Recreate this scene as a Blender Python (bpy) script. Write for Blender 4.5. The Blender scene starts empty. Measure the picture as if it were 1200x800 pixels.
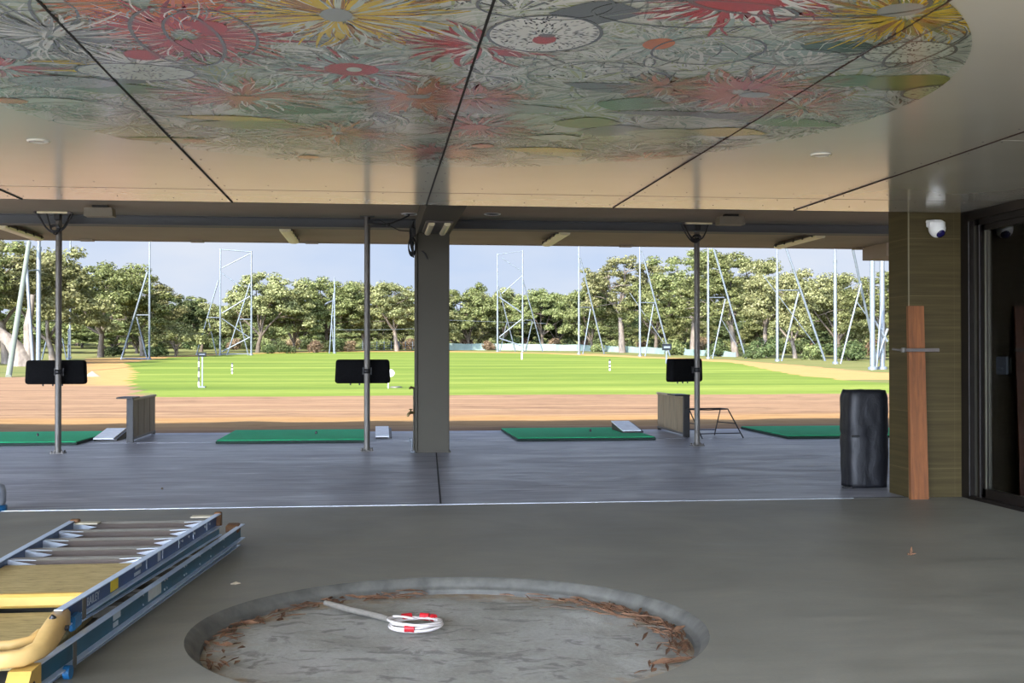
import bpy, math, random
from mathutils import Vector, Matrix, noise
PI = math.pi
C = bpy.context.scene.collection
# ------------------------------------------------------------------ camera and projection helpers
F_PX = 1360.0
YAW = math.atan(158 / F_PX); PITCH = math.atan(14 / F_PX)
FW = Vector((math.sin(YAW) * math.cos(PITCH), math.cos(YAW) * math.cos(PITCH), math.sin(PITCH)))
RT = Vector((math.cos(YAW), -math.sin(YAW), 0)); UP = RT.cross(FW)
EYE = Vector((0, 0, 1.5))
def ray(x, y): return FW + RT * ((x - 600) / F_PX) + UP * ((400 - y) / F_PX)
def G(x, y, z=0.0):
    d = ray(x, y); return EYE + d * ((z - EYE.z) / d.z)
def V(x, y, Y):
    d = ray(x, y); return EYE + d * (Y / d.y)
def lin(c):
    c /= 255.0
    return c / 12.92 if c <= .04045 else ((c + .055) / 1.055) ** 2.4
def rgb(r, g, b): return (lin(r), lin(g), lin(b), 1)

TZ = [(-80, -.2), (11, -.2), (24, -.15), (44, -.06), (65, .05), (85, .18), (105, .40), (130, .56), (160, .82), (200, 1.25), (240, 1.95), (300, 2.8), (400, 6.0), (520, 12), (900, 18)]
def tz(Y):
    if Y <= TZ[0][0]: return TZ[0][1]
    for (a, za), (b, zb) in zip(TZ, TZ[1:]):
        if Y <= b:
            t = (Y - a) / (b - a)
            return za + (zb - za) * t
    return TZ[-1][1]
def GT(x, y):                       # pixel ray to the terrain
    d = ray(x, y); Y = 20.0
    while Y < 900:
        p = EYE + d * (Y / d.y)
        if p.z <= tz(Y): return p
        Y += .25 if Y < 120 else 1
    return EYE + d * (400 / d.y)

# ------------------------------------------------------------------ materials
class N:
    def __init__(s, name):
        s.m = bpy.data.materials.new(name); s.m.use_nodes = True
        s.t = s.m.node_tree; s.b = s.t.nodes['Principled BSDF']; s.out = s.t.nodes['Material Output']
    def n(s, k, **kw):
        x = s.t.nodes.new(k)
        for a, v in kw.items(): setattr(x, a, v)
        return x
    def l(s, a, b): s.t.links.new(a, b)
    def pos(s, scale=(1, 1, 1), obj=False):
        mp = s.n('ShaderNodeMapping'); mp.inputs['Scale'].default_value = scale
        if obj: s.l(s.n('ShaderNodeTexCoord').outputs['Object'], mp.inputs[0])
        else: s.l(s.n('ShaderNodeNewGeometry').outputs['Position'], mp.inputs[0])
        return mp.outputs[0]
    def noise(s, vec, scale, detail=4, rough=.55, dist=0):
        x = s.n('ShaderNodeTexNoise'); x.inputs['Scale'].default_value = scale
        x.inputs['Detail'].default_value = detail; x.inputs['Roughness'].default_value = rough; x.inputs['Distortion'].default_value = dist
        s.l(vec, x.inputs['Vector']); return x.outputs['Fac']
    def ramp(s, fac, stops):
        x = s.n('ShaderNodeValToRGB'); e = x.color_ramp.elements
        while len(e) < len(stops): e.new(.5)
        for i, (p, c) in enumerate(stops):
            e[i].position = p; e[i].color = c if len(c) == 4 else tuple(c) + (1,)
        s.l(fac, x.inputs[0]); return x.outputs[0]
    def mix(s, fac, a, b, mode='MIX'):
        x = s.n('ShaderNodeMix', data_type='RGBA', blend_type=mode)
        for sock, v in ((x.inputs[0], fac), (x.inputs[6], a), (x.inputs[7], b)):
            if hasattr(v, 'is_linked'): s.l(v, sock)
            else: sock.default_value = v
        return x.outputs[2]
    def math(s, op, a, b=0.0):
        x = s.n('ShaderNodeMath', operation=op)
        for sock, v in ((x.inputs[0], a), (x.inputs[1], b)):
            if hasattr(v, 'is_linked'): s.l(v, sock)
            else: sock.default_value = v
        return x.outputs[0]
    def bump(s, h, strength=.3, dist=.01):
        x = s.n('ShaderNodeBump'); x.inputs['Strength'].default_value = strength; x.inputs['Distance'].default_value = dist
        s.l(h, x.inputs['Height']); s.l(x.outputs[0], s.b.inputs['Normal'])
    def col(s, c): s.l(c, s.b.inputs['Base Color'])
    def set(s, **kw):
        for k, v in kw.items(): s.b.inputs[k.replace('_', ' ')].default_value = v
        return s
def simple(name, c, rough=.5, metal=0, var=.12, vs=9, spec=None, bump=0):
    n = N(name); f = n.noise(n.pos(obj=True), vs, 5)
    lo = tuple(v * (1 - var) for v in c[:3]) + (1,); hi = tuple(min(1, v * (1 + var)) for v in c[:3]) + (1,)
    n.col(n.ramp(f, [(.3, lo), (.7, hi)])); n.set(Roughness=rough, Metallic=metal)
    if spec is not None: n.b.inputs['Specular IOR Level'].default_value = spec
    if bump: n.bump(f, bump, .01)
    return n.m
M = {}
M['galv'] = simple('galvanised steel', rgb(102, 109, 115), .42, .25, .1, 3)
M['galv_dull'] = simple('dull galvanised tube', rgb(98, 94, 88), .5, .35, .12, 6)
M['greenpole'] = simple('weathered green grey steel', rgb(120, 127, 112), .5, .2, .1, 3)
M['black'] = simple('black fabric', rgb(14, 14, 15), .9, 0, .3, 30, .1)
M['blackmetal'] = simple('black powder coat', rgb(26, 25, 25), .45, 0, .2, 12)
M['cable'] = simple('black cable rubber', rgb(20, 20, 21), .5, 0, .2, 12)
M['column'] = simple('column render', rgb(68, 64, 53), .75, 0, .05, 1.5, bump=.05)
M['beam'] = simple('beam paint', rgb(78, 80, 82), .6, 0, .06, 2)
M['white'] = simple('white plastic', rgb(225, 225, 220), .4, 0, .04, 9)
M['lens'] = simple('dark blue lens', rgb(28, 24, 75), .15, 0, .2, 9)
M['diffuser'] = simple('cream diffuser plastic', rgb(226, 214, 176), .35, 0, .05, 14)
M['housing'] = simple('lamp housing grey', rgb(92, 84, 80), .5, .1, .1, 14)
M['bronze'] = simple('dark bronze aluminium', rgb(27, 22, 19), .38, .4, .15, 5)
M['trimlight'] = simple('pale aluminium trim', rgb(93, 90, 78), .35, .7, .1, 5)
M['greenmat_edge'] = simple('rubber mat edge', rgb(22, 45, 36), .8)
M['rust'] = simple('brown rubber foot', rgb(112, 78, 48), .7, 0, .2, 40)
M['alu'] = simple('brushed aluminium', rgb(200, 205, 210), .3, .8, .08, 20)
M['blue'] = simple('blue fibreglass', rgb(34, 72, 122), .38, 0, .15, 5)
M['teal'] = simple('teal blue fibreglass', rgb(22, 84, 108), .42, 0, .2, 6)
M['bluecap'] = simple('bright blue plastic', rgb(30, 100, 150), .4, 0, .1, 10)
M['flange'] = simple('blue flange painted sheen', rgb(196, 214, 240), .3, .1, .1, 12)  # paleness paints the sky's reflection onto the blue flanges
M['yellow'] = simple('yellow plastic', rgb(206, 168, 82), .45, 0, .12, 6)
M['tanplastic'] = simple('tan yellow moulded plastic', rgb(204, 168, 104), .5, 0, .14, 6)
M['tread'] = simple('ribbed aluminium tread', rgb(104, 98, 86), .45, .35, .15, 8)
M['lip'] = simple('brown tread lip painted shade', rgb(72, 58, 46), .6)  # brown lip line, darkened to paint in shading on the tread front
M['stickery'] = simple('yellow sticker', rgb(228, 200, 40), .5)
M['stickerw'] = simple('white sticker', rgb(196, 200, 196), .5)
M['letter'] = simple('pale lettering', rgb(190, 200, 210), .5)
M['red'] = simple('red tape', rgb(190, 28, 38), .45)
M['cablewhite'] = simple('white cable sheath', rgb(222, 214, 208), .5, 0, .06, 30)
M['conduit'] = simple('grey corrugated conduit', rgb(132, 126, 116), .6, 0, .12, 50)
M['teal_cloth'] = simple('teal shade cloth', rgb(117, 133, 124), .9, 0, .15, .6)
M['beige'] = simple('beige casing', rgb(122, 114, 98), .6, 0, .08, 5)
M['chrome'] = simple('tap brass', rgb(120, 105, 70), .35, .7)
M['rubberdark'] = simple('joint filler', rgb(20, 18, 16), .8)
M['seam_brown'] = simple('dark ceiling joint', rgb(50, 28, 18), .8)
M['sand'] = simple('sand mound', rgb(140, 125, 105), .95, 0, .2, 3, bump=.4)
M['litter'] = simple('bark and dry leaf', rgb(112, 80, 56), .85, 0, .5, 22)
M['signdark'] = simple('dark sign', rgb(30, 33, 36), .8, 0, .1, 9, .1)

# grained boards of the divider
n = N('tan divider board'); v = n.pos((1, 9, 1))
n.col(n.ramp(n.noise(v, 2.5, 3), [(.3, rgb(128, 112, 88)), (.7, rgb(152, 134, 106))])); n.set(Roughness=.7); M['board'] = n.m
# orange brown timber
n = N('red brown timber'); v = n.pos((14, 14, 1.2))
n.col(n.ramp(n.noise(v, 2.2, 6, .6, .6), [(.25, rgb(90, 50, 21)), (.55, rgb(120, 70, 30)), (.8, rgb(141, 86, 42))])); n.set(Roughness=.55); M['timber'] = n.m
# black plastic wrap
n = N('black wrapping film'); v = n.pos((1, 1, .6), True)
f = n.noise(v, 6, 5, .6, 1.2)
n.col(n.ramp(f, [(.35, rgb(11, 12, 16)), (.75, rgb(24, 24, 29))])); n.set(Roughness=.5); n.bump(f, .35, .03); M['wrap'] = n.m
# platform fibre board (scuffed)
n = N('scuffed tan platform'); v = n.pos((3, 16, 3))
f = n.noise(v, 3, 8, .7)
n.col(n.ramp(f, [(.30, rgb(70, 56, 36)), (.40, rgb(168, 148, 98)), (.60, rgb(196, 176, 122)), (.8, rgb(208, 190, 140))])); n.set(Roughness=.6); M['platform'] = n.m
# inner trowelled concrete
n = N('trowelled grey concrete')
p = n.pos((1, 1, 1)); a = n.noise(p, .8, 6, .6, .5); b = n.noise(n.pos((1, 5, 1)), 1.6, 7, .65, .6); c = n.noise(p, 60, 2)
base = n.ramp(a, [(.25, rgb(120, 117, 106)), (.5, rgb(134, 131, 119)), (.75, rgb(150, 146, 133))])
st = n.ramp(b, [(.35, (.80, .80, .80, 1)), (.6, (1, 1, 1, 1)), (.85, (1.0, 1.0, 1.0, 1))])
g = n.ramp(c, [(.3, (.93, .93, .93, 1)), (.7, (1, 1, 1, 1))])
n.col(n.mix(1.0, n.mix(1.0, base, st, 'MULTIPLY'), g, 'MULTIPLY'))
n.l(n.ramp(b, [(.3, (.42,) * 3), (.8, (.62,) * 3)]), n.b.inputs['Roughness']); n.bump(b, .12, .01); M['floor'] = n.m
# outer power-floated slab, swirled and shinier
n = N('power floated slab')
a = n.noise(n.pos((1, 1.6, 1)), .55, 6, .62, 1.8); b = n.noise(n.pos((.5, 3.2, 1)), 1.4, 7, .7, 1.2); c = n.noise(n.pos((1, 1, 1)), 40, 2)
base = n.ramp(b, [(.28, rgb(116, 116, 125)), (.5, rgb(150, 150, 157)), (.60, rgb(170, 170, 177)), (.80, rgb(231, 231, 235))])
n.col(n.mix(1.0, base, n.ramp(a, [(.3, (.72,) * 3), (.7, (1.0,) * 3)]), 'MULTIPLY'))
n.l(n.ramp(a, [(.3, (.30,) * 3), (.7, (.52,) * 3)]), n.b.inputs['Roughness']); n.bump(b, .25, .008); M['slab'] = n.m
n = N('pale slab edge'); f = n.noise(n.pos(), 3, 5); n.col(n.ramp(f, [(.3, rgb(160, 162, 172)), (.7, rgb(198, 200, 208))])); n.set(Roughness=.6); M['slabedge'] = n.m
# pit rim
n = N('damp dark concrete rim'); f = n.noise(n.pos(), 7, 6, .6)
n.col(n.ramp(f, [(.3, rgb(74, 73, 68)), (.7, rgb(108, 106, 98))])); n.set(Roughness=.7); n.bump(f, .3, .01); M['rim'] = n.m
# pit bottom: rough concrete with damp prints and reddish soil near the edge
n = N('rough pit concrete'); p = n.pos()
a = n.noise(p, 2.2, 8, .62, .4); b = n.noise(n.pos((1, 1.7, 1)), 4.6, 5, .6, 1.0); c = n.noise(p, 45, 3)
base = n.ramp(a, [(.25, rgb(144, 141, 130)), (.5, rgb(167, 166, 157)), (.75, rgb(182, 180, 174))])
base = n.mix(n.ramp(b, [(.54, (0,) * 3), (.62, (.8,) * 3)]), base, rgb(123, 121, 115))
base = n.mix(1.0, base, n.ramp(c, [(.3, (.82,) * 3), (.7, (1,) * 3)]), 'MULTIPLY')
sep = n.n('ShaderNodeSeparateXYZ'); n.l(n.n('ShaderNodeTexCoord').outputs['Object'], sep.inputs[0])
r = n.math('SQRT', n.math('ADD', n.math('POWER', sep.outputs[0], 2.0), n.math('POWER', sep.outputs[1], 2.0)))
e = n.math('DIVIDE', n.math('ADD', r, n.math('MULTIPLY', n.math('SUBTRACT', n.noise(p, 3.0, 6, .65), .5), 1.3)), 1.8)
soil = n.ramp(n.noise(p, 9, 5), [(.35, rgb(124, 92, 62)), (.5, rgb(156, 132, 98)), (.7, rgb(172, 156, 130))])
base = n.mix(n.ramp(e, [(.66, (0,) * 3), (.76, (.75,) * 3)]), base, soil)
n.col(base); n.set(Roughness=.8); n.bump(a, .5, .03); M['pit'] = n.m
# ceiling paint
n = N('satin ceiling panel'); f = n.noise(n.pos(), .8, 3)
n.col(n.ramp(f, [(.3, rgb(228, 222, 206)), (.7, rgb(236, 230, 214))])); n.set(Roughness=.22, Coat_Weight=1.0, Coat_Roughness=.14, Coat_IOR=1.6); n.b.inputs['Specular IOR Level'].default_value = .8; M['ceiling'] = n.m
M['soffit'] = simple('beige soffit sheet', rgb(150, 134, 114), .7, 0, .08, 1.2)
# travertine tile with joints
def tile_mat(axis):
    n = N('travertine tile ' + axis); g = n.pos((1, 1, 1))
    sep = n.n('ShaderNodeSeparateXYZ'); n.l(g, sep.inputs[0])
    grain = n.noise(n.pos((.5, .5, 16)), 1.7, 6, .6, .25)
    blotch = n.noise(n.pos((1, 1, 2)), 1.3, 3)
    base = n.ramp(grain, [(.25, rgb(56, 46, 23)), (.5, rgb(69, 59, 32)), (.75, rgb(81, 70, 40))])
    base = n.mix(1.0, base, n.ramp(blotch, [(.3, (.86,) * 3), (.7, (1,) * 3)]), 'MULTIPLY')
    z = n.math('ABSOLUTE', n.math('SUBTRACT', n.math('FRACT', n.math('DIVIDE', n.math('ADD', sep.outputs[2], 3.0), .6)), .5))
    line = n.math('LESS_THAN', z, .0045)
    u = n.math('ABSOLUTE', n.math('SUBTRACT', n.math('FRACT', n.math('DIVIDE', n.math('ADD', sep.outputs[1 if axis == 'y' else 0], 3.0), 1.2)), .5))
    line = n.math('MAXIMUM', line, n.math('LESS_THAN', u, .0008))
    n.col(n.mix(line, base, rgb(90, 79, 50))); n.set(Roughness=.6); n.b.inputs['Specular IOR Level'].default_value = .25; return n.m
M['tile_x'] = tile_mat('x'); M['tile_y'] = tile_mat('y')
# synthetic turf of the mats
n = N('synthetic green turf'); f = n.noise(n.pos((1, 1, 1)), 120, 3); h = n.noise(n.pos(), 1.5, 3)
n.col(n.mix(1.0, n.ramp(f, [(.3, rgb(14, 150, 98)), (.7, rgb(40, 215, 142))]), n.ramp(h, [(.3, (.9,) * 3), (.7, (1,) * 3)]), 'MULTIPLY')); n.set(Roughness=.9); n.bump(f, .6, .01); M['turf'] = n.m
# glass
n = N('tinted door glass')
gl = n.n('ShaderNodeBsdfGlossy'); gl.inputs['Roughness'].default_value = .02; gl.inputs['Color'].default_value = (.9, .9, .9, 1)
tr = n.n('ShaderNodeBsdfTransparent'); tr.inputs['Color'].default_value = (.92, .93, .85, 1)
fr = n.n('ShaderNodeFresnel'); fr.inputs[0].default_value = 1.5
mx = n.n('ShaderNodeMixShader'); n.l(fr.outputs[0], mx.inputs[0]); n.l(tr.outputs[0], mx.inputs[1]); n.l(gl.outputs[0], mx.inputs[2]); n.l(mx.outputs[0], n.out.inputs[0]); M['glass'] = n.m
# ground
n = N('range ground'); p = n.pos()
at1 = n.n('ShaderNodeAttribute', attribute_name='turf').outputs['Fac']; at2 = n.n('ShaderNodeAttribute', attribute_name='dry').outputs['Fac']; at3 = n.n('ShaderNodeAttribute', attribute_name='orange').outputs['Fac']
trk = n.noise(n.pos((.05, 1, 1)), 1.5, 7, .7, .35); fine = n.noise(n.pos((.35, 1, 1)), 2.6, 7, .7)
sand = n.ramp(trk, [(.30, rgb(98, 73, 55)), (.46, rgb(131, 103, 79)), (.58, rgb(145, 116, 88)), (.72, rgb(154, 131, 100))])
sand = n.mix(1.0, sand, n.ramp(fine, [(.32, (.62,) * 3), (.5, (1,) * 3)]), 'MULTIPLY')
orange = n.ramp(fine, [(.3, rgb(154, 118, 69)), (.7, rgb(175, 139, 88))])
sand = n.mix(at3, sand, orange)
gn = n.noise(n.pos((.12, 1, 1)), .16, 6, .65, .3); gf = n.noise(n.pos((.4, 1, 1)), 1.6, 5, .7)
grass = n.ramp(gn, [(.32, rgb(84, 104, 36)), (.5, rgb(104, 122, 44)), (.68, rgb(134, 144, 64))])
grass = n.mix(1.0, grass, n.ramp(gf, [(.3, (.8,) * 3), (.65, (1,) * 3)]), 'MULTIPLY')
dryg = n.ramp(n.noise(n.pos((.2, 1, 1)), .35, 6, .7), [(.3, rgb(82, 93, 48)), (.5, rgb(106, 108, 60)), (.7, rgb(127, 118, 75))])
edge = n.noise(n.pos((1, 1, 1)), .35, 5, .55)
def thr(a, w=.5):
    s_ = n.math('ADD', a, n.math('MULTIPLY', n.math('SUBTRACT', edge, .5), w))
    return n.ramp(s_, [(.46, (0,) * 3), (.54, (1,) * 3)])
c0 = n.mix(thr(at2, .1), sand, dryg); c0 = n.mix(thr(at1, .1), c0, grass)
n.col(c0); n.set(Roughness=.95); n.b.inputs['Specular IOR Level'].default_value = .15
n.bump(n.mix(.5, trk, fine), .8, .08); M['ground'] = n.m
# leaves / bark
def leafmat(name, c0, c1, c2):
    n = N(name); g = n.n('ShaderNodeNewGeometry'); oi = n.n('ShaderNodeObjectInfo')
    base = n.ramp(g.outputs['Random Per Island'], [(0, c0), (.55, c1), (1, c2)])
    hs = n.n('ShaderNodeHueSaturation'); n.l(base, hs.inputs['Color'])
    mr = n.n('ShaderNodeMapRange'); mr.inputs[3].default_value = .78; mr.inputs[4].default_value = 1.22; n.l(oi.outputs['Random'], mr.inputs[0]); n.l(mr.outputs[0], hs.inputs['Value'])
    mr2 = n.n('ShaderNodeMapRange'); mr2.inputs[3].default_value = .485; mr2.inputs[4].default_value = .515; n.l(oi.outputs['Random'], mr2.inputs[0]); n.l(mr2.outputs[0], hs.inputs['Hue'])
    n.col(hs.outputs[0]); n.set(Roughness=.65); n.b.inputs['Specular IOR Level'].default_value = .15
    tl = n.n('ShaderNodeBsdfTranslucent'); n.l(hs.outputs[0], tl.inputs['Color'])
    mx = n.n('ShaderNodeMixShader'); mx.inputs[0].default_value = .3
    n.l(n.b.outputs[0], mx.inputs[1]); n.l(tl.outputs[0], mx.inputs[2]); n.l(mx.outputs[0], n.out.inputs[0]); return n.m
M['leaf_olive'] = leafmat('olive gum leaves', rgb(79, 82, 49), rgb(120, 121, 77), rgb(154, 152, 109))
M['leaf_green'] = leafmat('mid green leaves', rgb(71, 79, 43), rgb(107, 113, 66), rgb(141, 143, 98))
M['leaf_dark'] = leafmat('dark green leaves', rgb(51, 62, 36), rgb(75, 86, 51), rgb(105, 113, 73))
M['leaf_brown'] = leafmat('brownish shrub leaves', rgb(98, 79, 58), rgb(128, 109, 85), rgb(150, 132, 103))
n = N('pale gum bark'); f = n.noise(n.pos((1, 1, .3)), 2.5, 6, .65)
n.col(n.ramp(f, [(.3, rgb(72, 62, 54)), (.6, rgb(116, 106, 94)), (.8, rgb(146, 136, 122))])); n.set(Roughness=.85); n.bump(f, .5, .05); M['bark'] = n.m
M['bark_dark'] = simple('dark bark', rgb(84, 74, 62), .9, 0, .3, 2)

# ------------------------------------------------------------------ mesh builder
class MB:
    def __init__(s): s.v = []; s.f = []; s.mi = []; s.sm = []
    def add(s, vs, fs, mi=0, sm=False):
        o = len(s.v); s.v += [tuple(v) for v in vs]
        for f in fs: s.f.append(tuple(i + o for i in f)); s.mi.append(mi); s.sm.append(sm)
        return s
    def box(s, a, b, mi=0, bev=0.0, rot=0.0, piv=None):
        x0, y0, z0 = a; x1, y1, z1 = b
        if x0 > x1: x0, x1 = x1, x0
        if y0 > y1: y0, y1 = y1, y0
        if z0 > z1: z0, z1 = z1, z0
        if bev <= 0:
            vs = [(x, y, z) for z in (z0, z1) for x, y in ((x0, y0), (x1, y0), (x1, y1), (x0, y1))]
            fs = [(3, 2, 1, 0), (4, 5, 6, 7), (0, 1, 5, 4), (1, 2, 6, 5), (2, 3, 7, 6), (3, 0, 4, 7)]
        else:
            e = min(bev, (x1 - x0) * .45, (y1 - y0) * .45, (z1 - z0) * .45); vs = []; 
            def ring(x0, x1, y0, y1, z): return [(x0 + e, y0, z), (x1 - e, y0, z), (x1, y0 + e, z), (x1, y1 - e, z), (x1 - e, y1, z), (x0 + e, y1, z), (x0, y1 - e, z), (x0, y0 + e, z)]
            vs += ring(x0 + e, x1 - e, y0 + e, y1 - e, z0); vs += ring(x0, x1, y0, y1, z0 + e); vs += ring(x0, x1, y0, y1, z1 - e); vs += ring(x0 + e, x1 - e, y0 + e, y1 - e, z1)
            fs = [tuple(range(7, -1, -1)), tuple(range(24, 32))]
            for k in range(3):
                for i in range(8): j = (i + 1) % 8; fs.append((k * 8 + i, k * 8 + j, k * 8 + 8 + j, k * 8 + 8 + i))
        if rot:
            px, py = piv if piv else ((x0 + x1) / 2, (y0 + y1) / 2); c, q = math.cos(rot), math.sin(rot)
            vs = [(px + (x - px) * c - (y - py) * q, py + (x - px) * q + (y - py) * c, z) for x, y, z in vs]
        return s.add(vs, fs, mi)
    def tube(s, pts, r, seg=10, mi=0, cap=True, closed=False, sm=True):
        pts = [Vector(p) for p in pts]; n = len(pts); vs = []; fs = []
        rs = r if isinstance(r, (list, tuple)) else [r] * n
        t0 = (pts[1] - pts[0]).normalized()
        ref = Vector((0, 0, 1)) if abs(t0.z) < .9 else Vector((1, 0, 0))
        nrm = t0.cross(ref).normalized()
        for i, p in enumerate(pts):
            if closed: t = (pts[(i + 1) % n] - pts[i - 1])
            else: t = pts[min(i + 1, n - 1)] - pts[max(i - 1, 0)]
            t.normalize(); nrm = (nrm - t * nrm.dot(t))
            nrm = nrm.normalized() if nrm.length > 1e-6 else t.orthogonal().normalized()
            bn = t.cross(nrm)
            for k in range(seg):
                a = 2 * PI * k / seg; vs.append(p + (nrm * math.cos(a) + bn * math.sin(a)) * rs[i])
        m = n if closed else n - 1
        for i in range(m):
            for k in range(seg):
                k2 = (k + 1) % seg; i2 = (i + 1) % n
                fs.append((i * seg + k, i * seg + k2, i2 * seg + k2, i2 * seg + k))
        s.add(vs, fs, mi, sm)
        if cap and not closed:
            s.add(vs[:seg], [tuple(range(seg - 1, -1, -1))], mi); s.add(vs[-seg:], [tuple(range(seg))], mi)
        return s
    def lathe(s, c, prof, seg=24, mi=0, sm=True):
        vs = []; fs = []
        for r, z in prof:
            for k in range(seg): a = 2 * PI * k / seg; vs.append((c[0] + r * math.cos(a), c[1] + r * math.sin(a), c[2] + z))
        for i in range(len(prof) - 1):
            for k in range(seg): k2 = (k + 1) % seg; fs.append((i * seg + k, i * seg + k2, (i + 1) * seg + k2, (i + 1) * seg + k))
        s.add(vs, fs, mi, sm); n = len(prof) - 1
        if prof[0][0] > 1e-5: s.add(vs[:seg], [tuple(range(seg - 1, -1, -1))], mi)
        if prof[-1][0] > 1e-5: s.add(vs[-seg:], [tuple(range(seg))], mi)
        return s
    def prism(s, poly, axis, a, b, mi=0):          # poly: 2-D outline, extruded along axis from a to b
        def P(u, v, w): return {'x': (w, u, v), 'y': (u, w, v), 'z': (u, v, w)}[axis]
        k = len(poly); vs = [P(u, v, a) for u, v in poly] + [P(u, v, b) for u, v in poly]
        fs = [tuple(range(k - 1, -1, -1)), tuple(range(k, 2 * k))] + [(i, (i + 1) % k, k + (i + 1) % k, k + i) for i in range(k)]
        return s.add(vs, fs, mi)
    def hexa(s, q, mi=0):                          # eight corners: bottom four, top four
        return s.add(q, [(3, 2, 1, 0), (4, 5, 6, 7), (0, 1, 5, 4), (1, 2, 6, 5), (2, 3, 7, 6), (3, 0, 4, 7)], mi)
def base_of(p):
    o = Vector((0, 0, 0))
    while p: o += p.location; p = p.parent
    return o
def obj(name, mb, mats, parent=None, world=True, fix=True):
    me = bpy.data.meshes.new(name)
    off = base_of(parent) if (parent and world) else Vector((0, 0, 0))
    me.from_pydata([(v[0] - off.x, v[1] - off.y, v[2] - off.z) for v in mb.v], [], mb.f)
    for m in (mats if isinstance(mats, list) else [mats]): me.materials.append(m)
    me.polygons.foreach_set('material_index', mb.mi); me.polygons.foreach_set('use_smooth', mb.sm); me.update()
    if fix:
        import bmesh
        b = bmesh.new(); b.from_mesh(me); bmesh.ops.recalc_face_normals(b, faces=b.faces); b.to_mesh(me); b.free()
    o = bpy.data.objects.new(name, me); C.objects.link(o)
    if parent: o.parent = parent
    return o
def tag(o, label=None, cat=None, group=None, kind=None):
    if label: o['label'] = label
    if cat: o['category'] = cat
    if group: o['group'] = group
    if kind: o['kind'] = kind
    return o
def struct(name, mb, mats, label=None, cat=None, parent=None, fix=True):
    o = obj(name, mb, mats, parent, fix=fix)
    if not parent: tag(o, label, cat, kind='structure')
    return o
def thing(name, loc, label, cat, group=None, kind=None):
    o = bpy.data.objects.new(name, None); C.objects.link(o); o.location = loc; o.empty_display_size = .1
    return tag(o, label, cat, group, kind)
def relocate(o, loc):                              # a one-mesh thing gets its origin at its base
    l = Vector(loc); o.data.transform(Matrix.Translation(-l)); o.location = l; return o
def copy_tree(o, parent=None):
    c = o.copy(); C.objects.link(c)
    if parent: c.parent = parent
    for ch in list(o.children): copy_tree(ch, c)
    return c

# ================================================================== THE BUILDING
YL = 11.53; CZ = 2.97; CX, CY = .40, 6.40; PR = 1.41; SZ = 3.62; EDGE = 22.5; XR = 6.10; RY = -0.3
# inner floor with the round pit
mb = MB(); K = 96
hole = [(CX + PR * math.cos(2 * PI * k / K), CY + PR * math.sin(2 * PI * k / K), 0) for k in range(K)]
def out(a):
    dx, dy = math.cos(a), math.sin(a); x0, x1, y0, y1 = -9.5, 9.0, RY, YL
    t = min(((x1 - CX) / dx if dx > 1e-9 else 1e9), ((x0 - CX) / dx if dx < -1e-9 else 1e9), ((y1 - CY) / dy if dy > 1e-9 else 1e9), ((y0 - CY) / dy if dy < -1e-9 else 1e9))
    return (CX + dx * t, CY + dy * t, 0)
angs = [2 * PI * k / K for k in range(K)]
corner = [math.atan2(y - CY, x - CX) % (2 * PI) for x in (-9.5, 9.0) for y in (RY, YL)]
for k in range(K):
    a, b = angs[k], angs[k] + 2 * PI / K
    mids = sorted(c for c in corner if a + 1e-6 < c < b - 1e-6)
    outer = [out(a)] + [out(c) for c in mids] + [out(b)]
    vs = [hole[k]] + outer + [hole[(k + 1) % K]]
    mb.add(vs, [tuple(range(len(vs)))])
struct('floor', mb, M['floor'], fix=False)
# rim: rounded chamfer, small ledge and drop
mb = MB(); prof = [(PR, 0), (PR - .012, -.006), (PR - .030, -.022), (PR - .045, -.045), (PR - .052, -.062), (PR - .075, -.066), (PR - .080, -.075), (PR - .080, -.15)]
vs = []; fs = []
for r, z in prof:
    for k in range(K): a = angs[k]; vs.append((CX + r * math.cos(a), CY + r * math.sin(a), z))
for i in range(len(prof) - 1):
    for k in range(K): k2 = (k + 1) % K; fs.append((i * K + k, i * K + k2, (i + 1) * K + k2, (i + 1) * K + k))
mb.add(vs, fs, 0, True); struct('pit_rim', mb, M['rim'], fix=False)
# pit bottom, slightly uneven
mb = MB(); vs = [(0, 0, -.10)]; fs = []; NR = 26
for i in range(1, NR + 1):
    r = (PR - .079) * i / NR
    for k in range(K):
        a = angs[k]; x = r * math.cos(a); y = r * math.sin(a)
        z = -.10 + .012 * noise.noise((x * 2.3, y * 2.3, 1)) + (.022 * max(0, noise.noise((x * 1.6, y * 1.6, 7))) if r > 1.0 else 0)
        vs.append((x, y, z))
for k in range(K): fs.append((0, 1 + k, 1 + (k + 1) % K))
for i in range(NR - 1):
    for k in range(K): k2 = (k + 1) % K; fs.append((1 + i * K + k, 1 + (i + 1) * K + k, 1 + (i + 1) * K + k2, 1 + i * K + k2))
mb.add(vs, fs, 0, True)
o = struct('pit_floor', mb, M['pit'], fix=False); o.location = (CX, CY, 0)
# outer slab with joint, pale edge strip
mb = MB(); mb.box((-30, YL + .05, -.35), (30, EDGE - .55, 0)); struct('outer_slab', mb, M['slab'])
mb = MB(); mb.box((-30, EDGE - .55, -.35), (30, EDGE, .0)); struct('slab_edge_strip', mb, M['slabedge'])
mb = MB(); mb.box((-30, 20.05, .0005), (30, 20.075, .003)); j = struct('trim_1', mb, M['slabedge'])
mb = MB(); mb.hexa([(.62, YL + .05, .0004), (.64, YL + .05, .0004), (.90, 17.6, .0004), (.88, 17.6, .0004), (.62, YL + .05, .002), (.64, YL + .05, .002), (.90, 17.6, .002), (.88, 17.6, .002)]); struct('trim_2', mb, M['rubberdark'])
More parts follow.
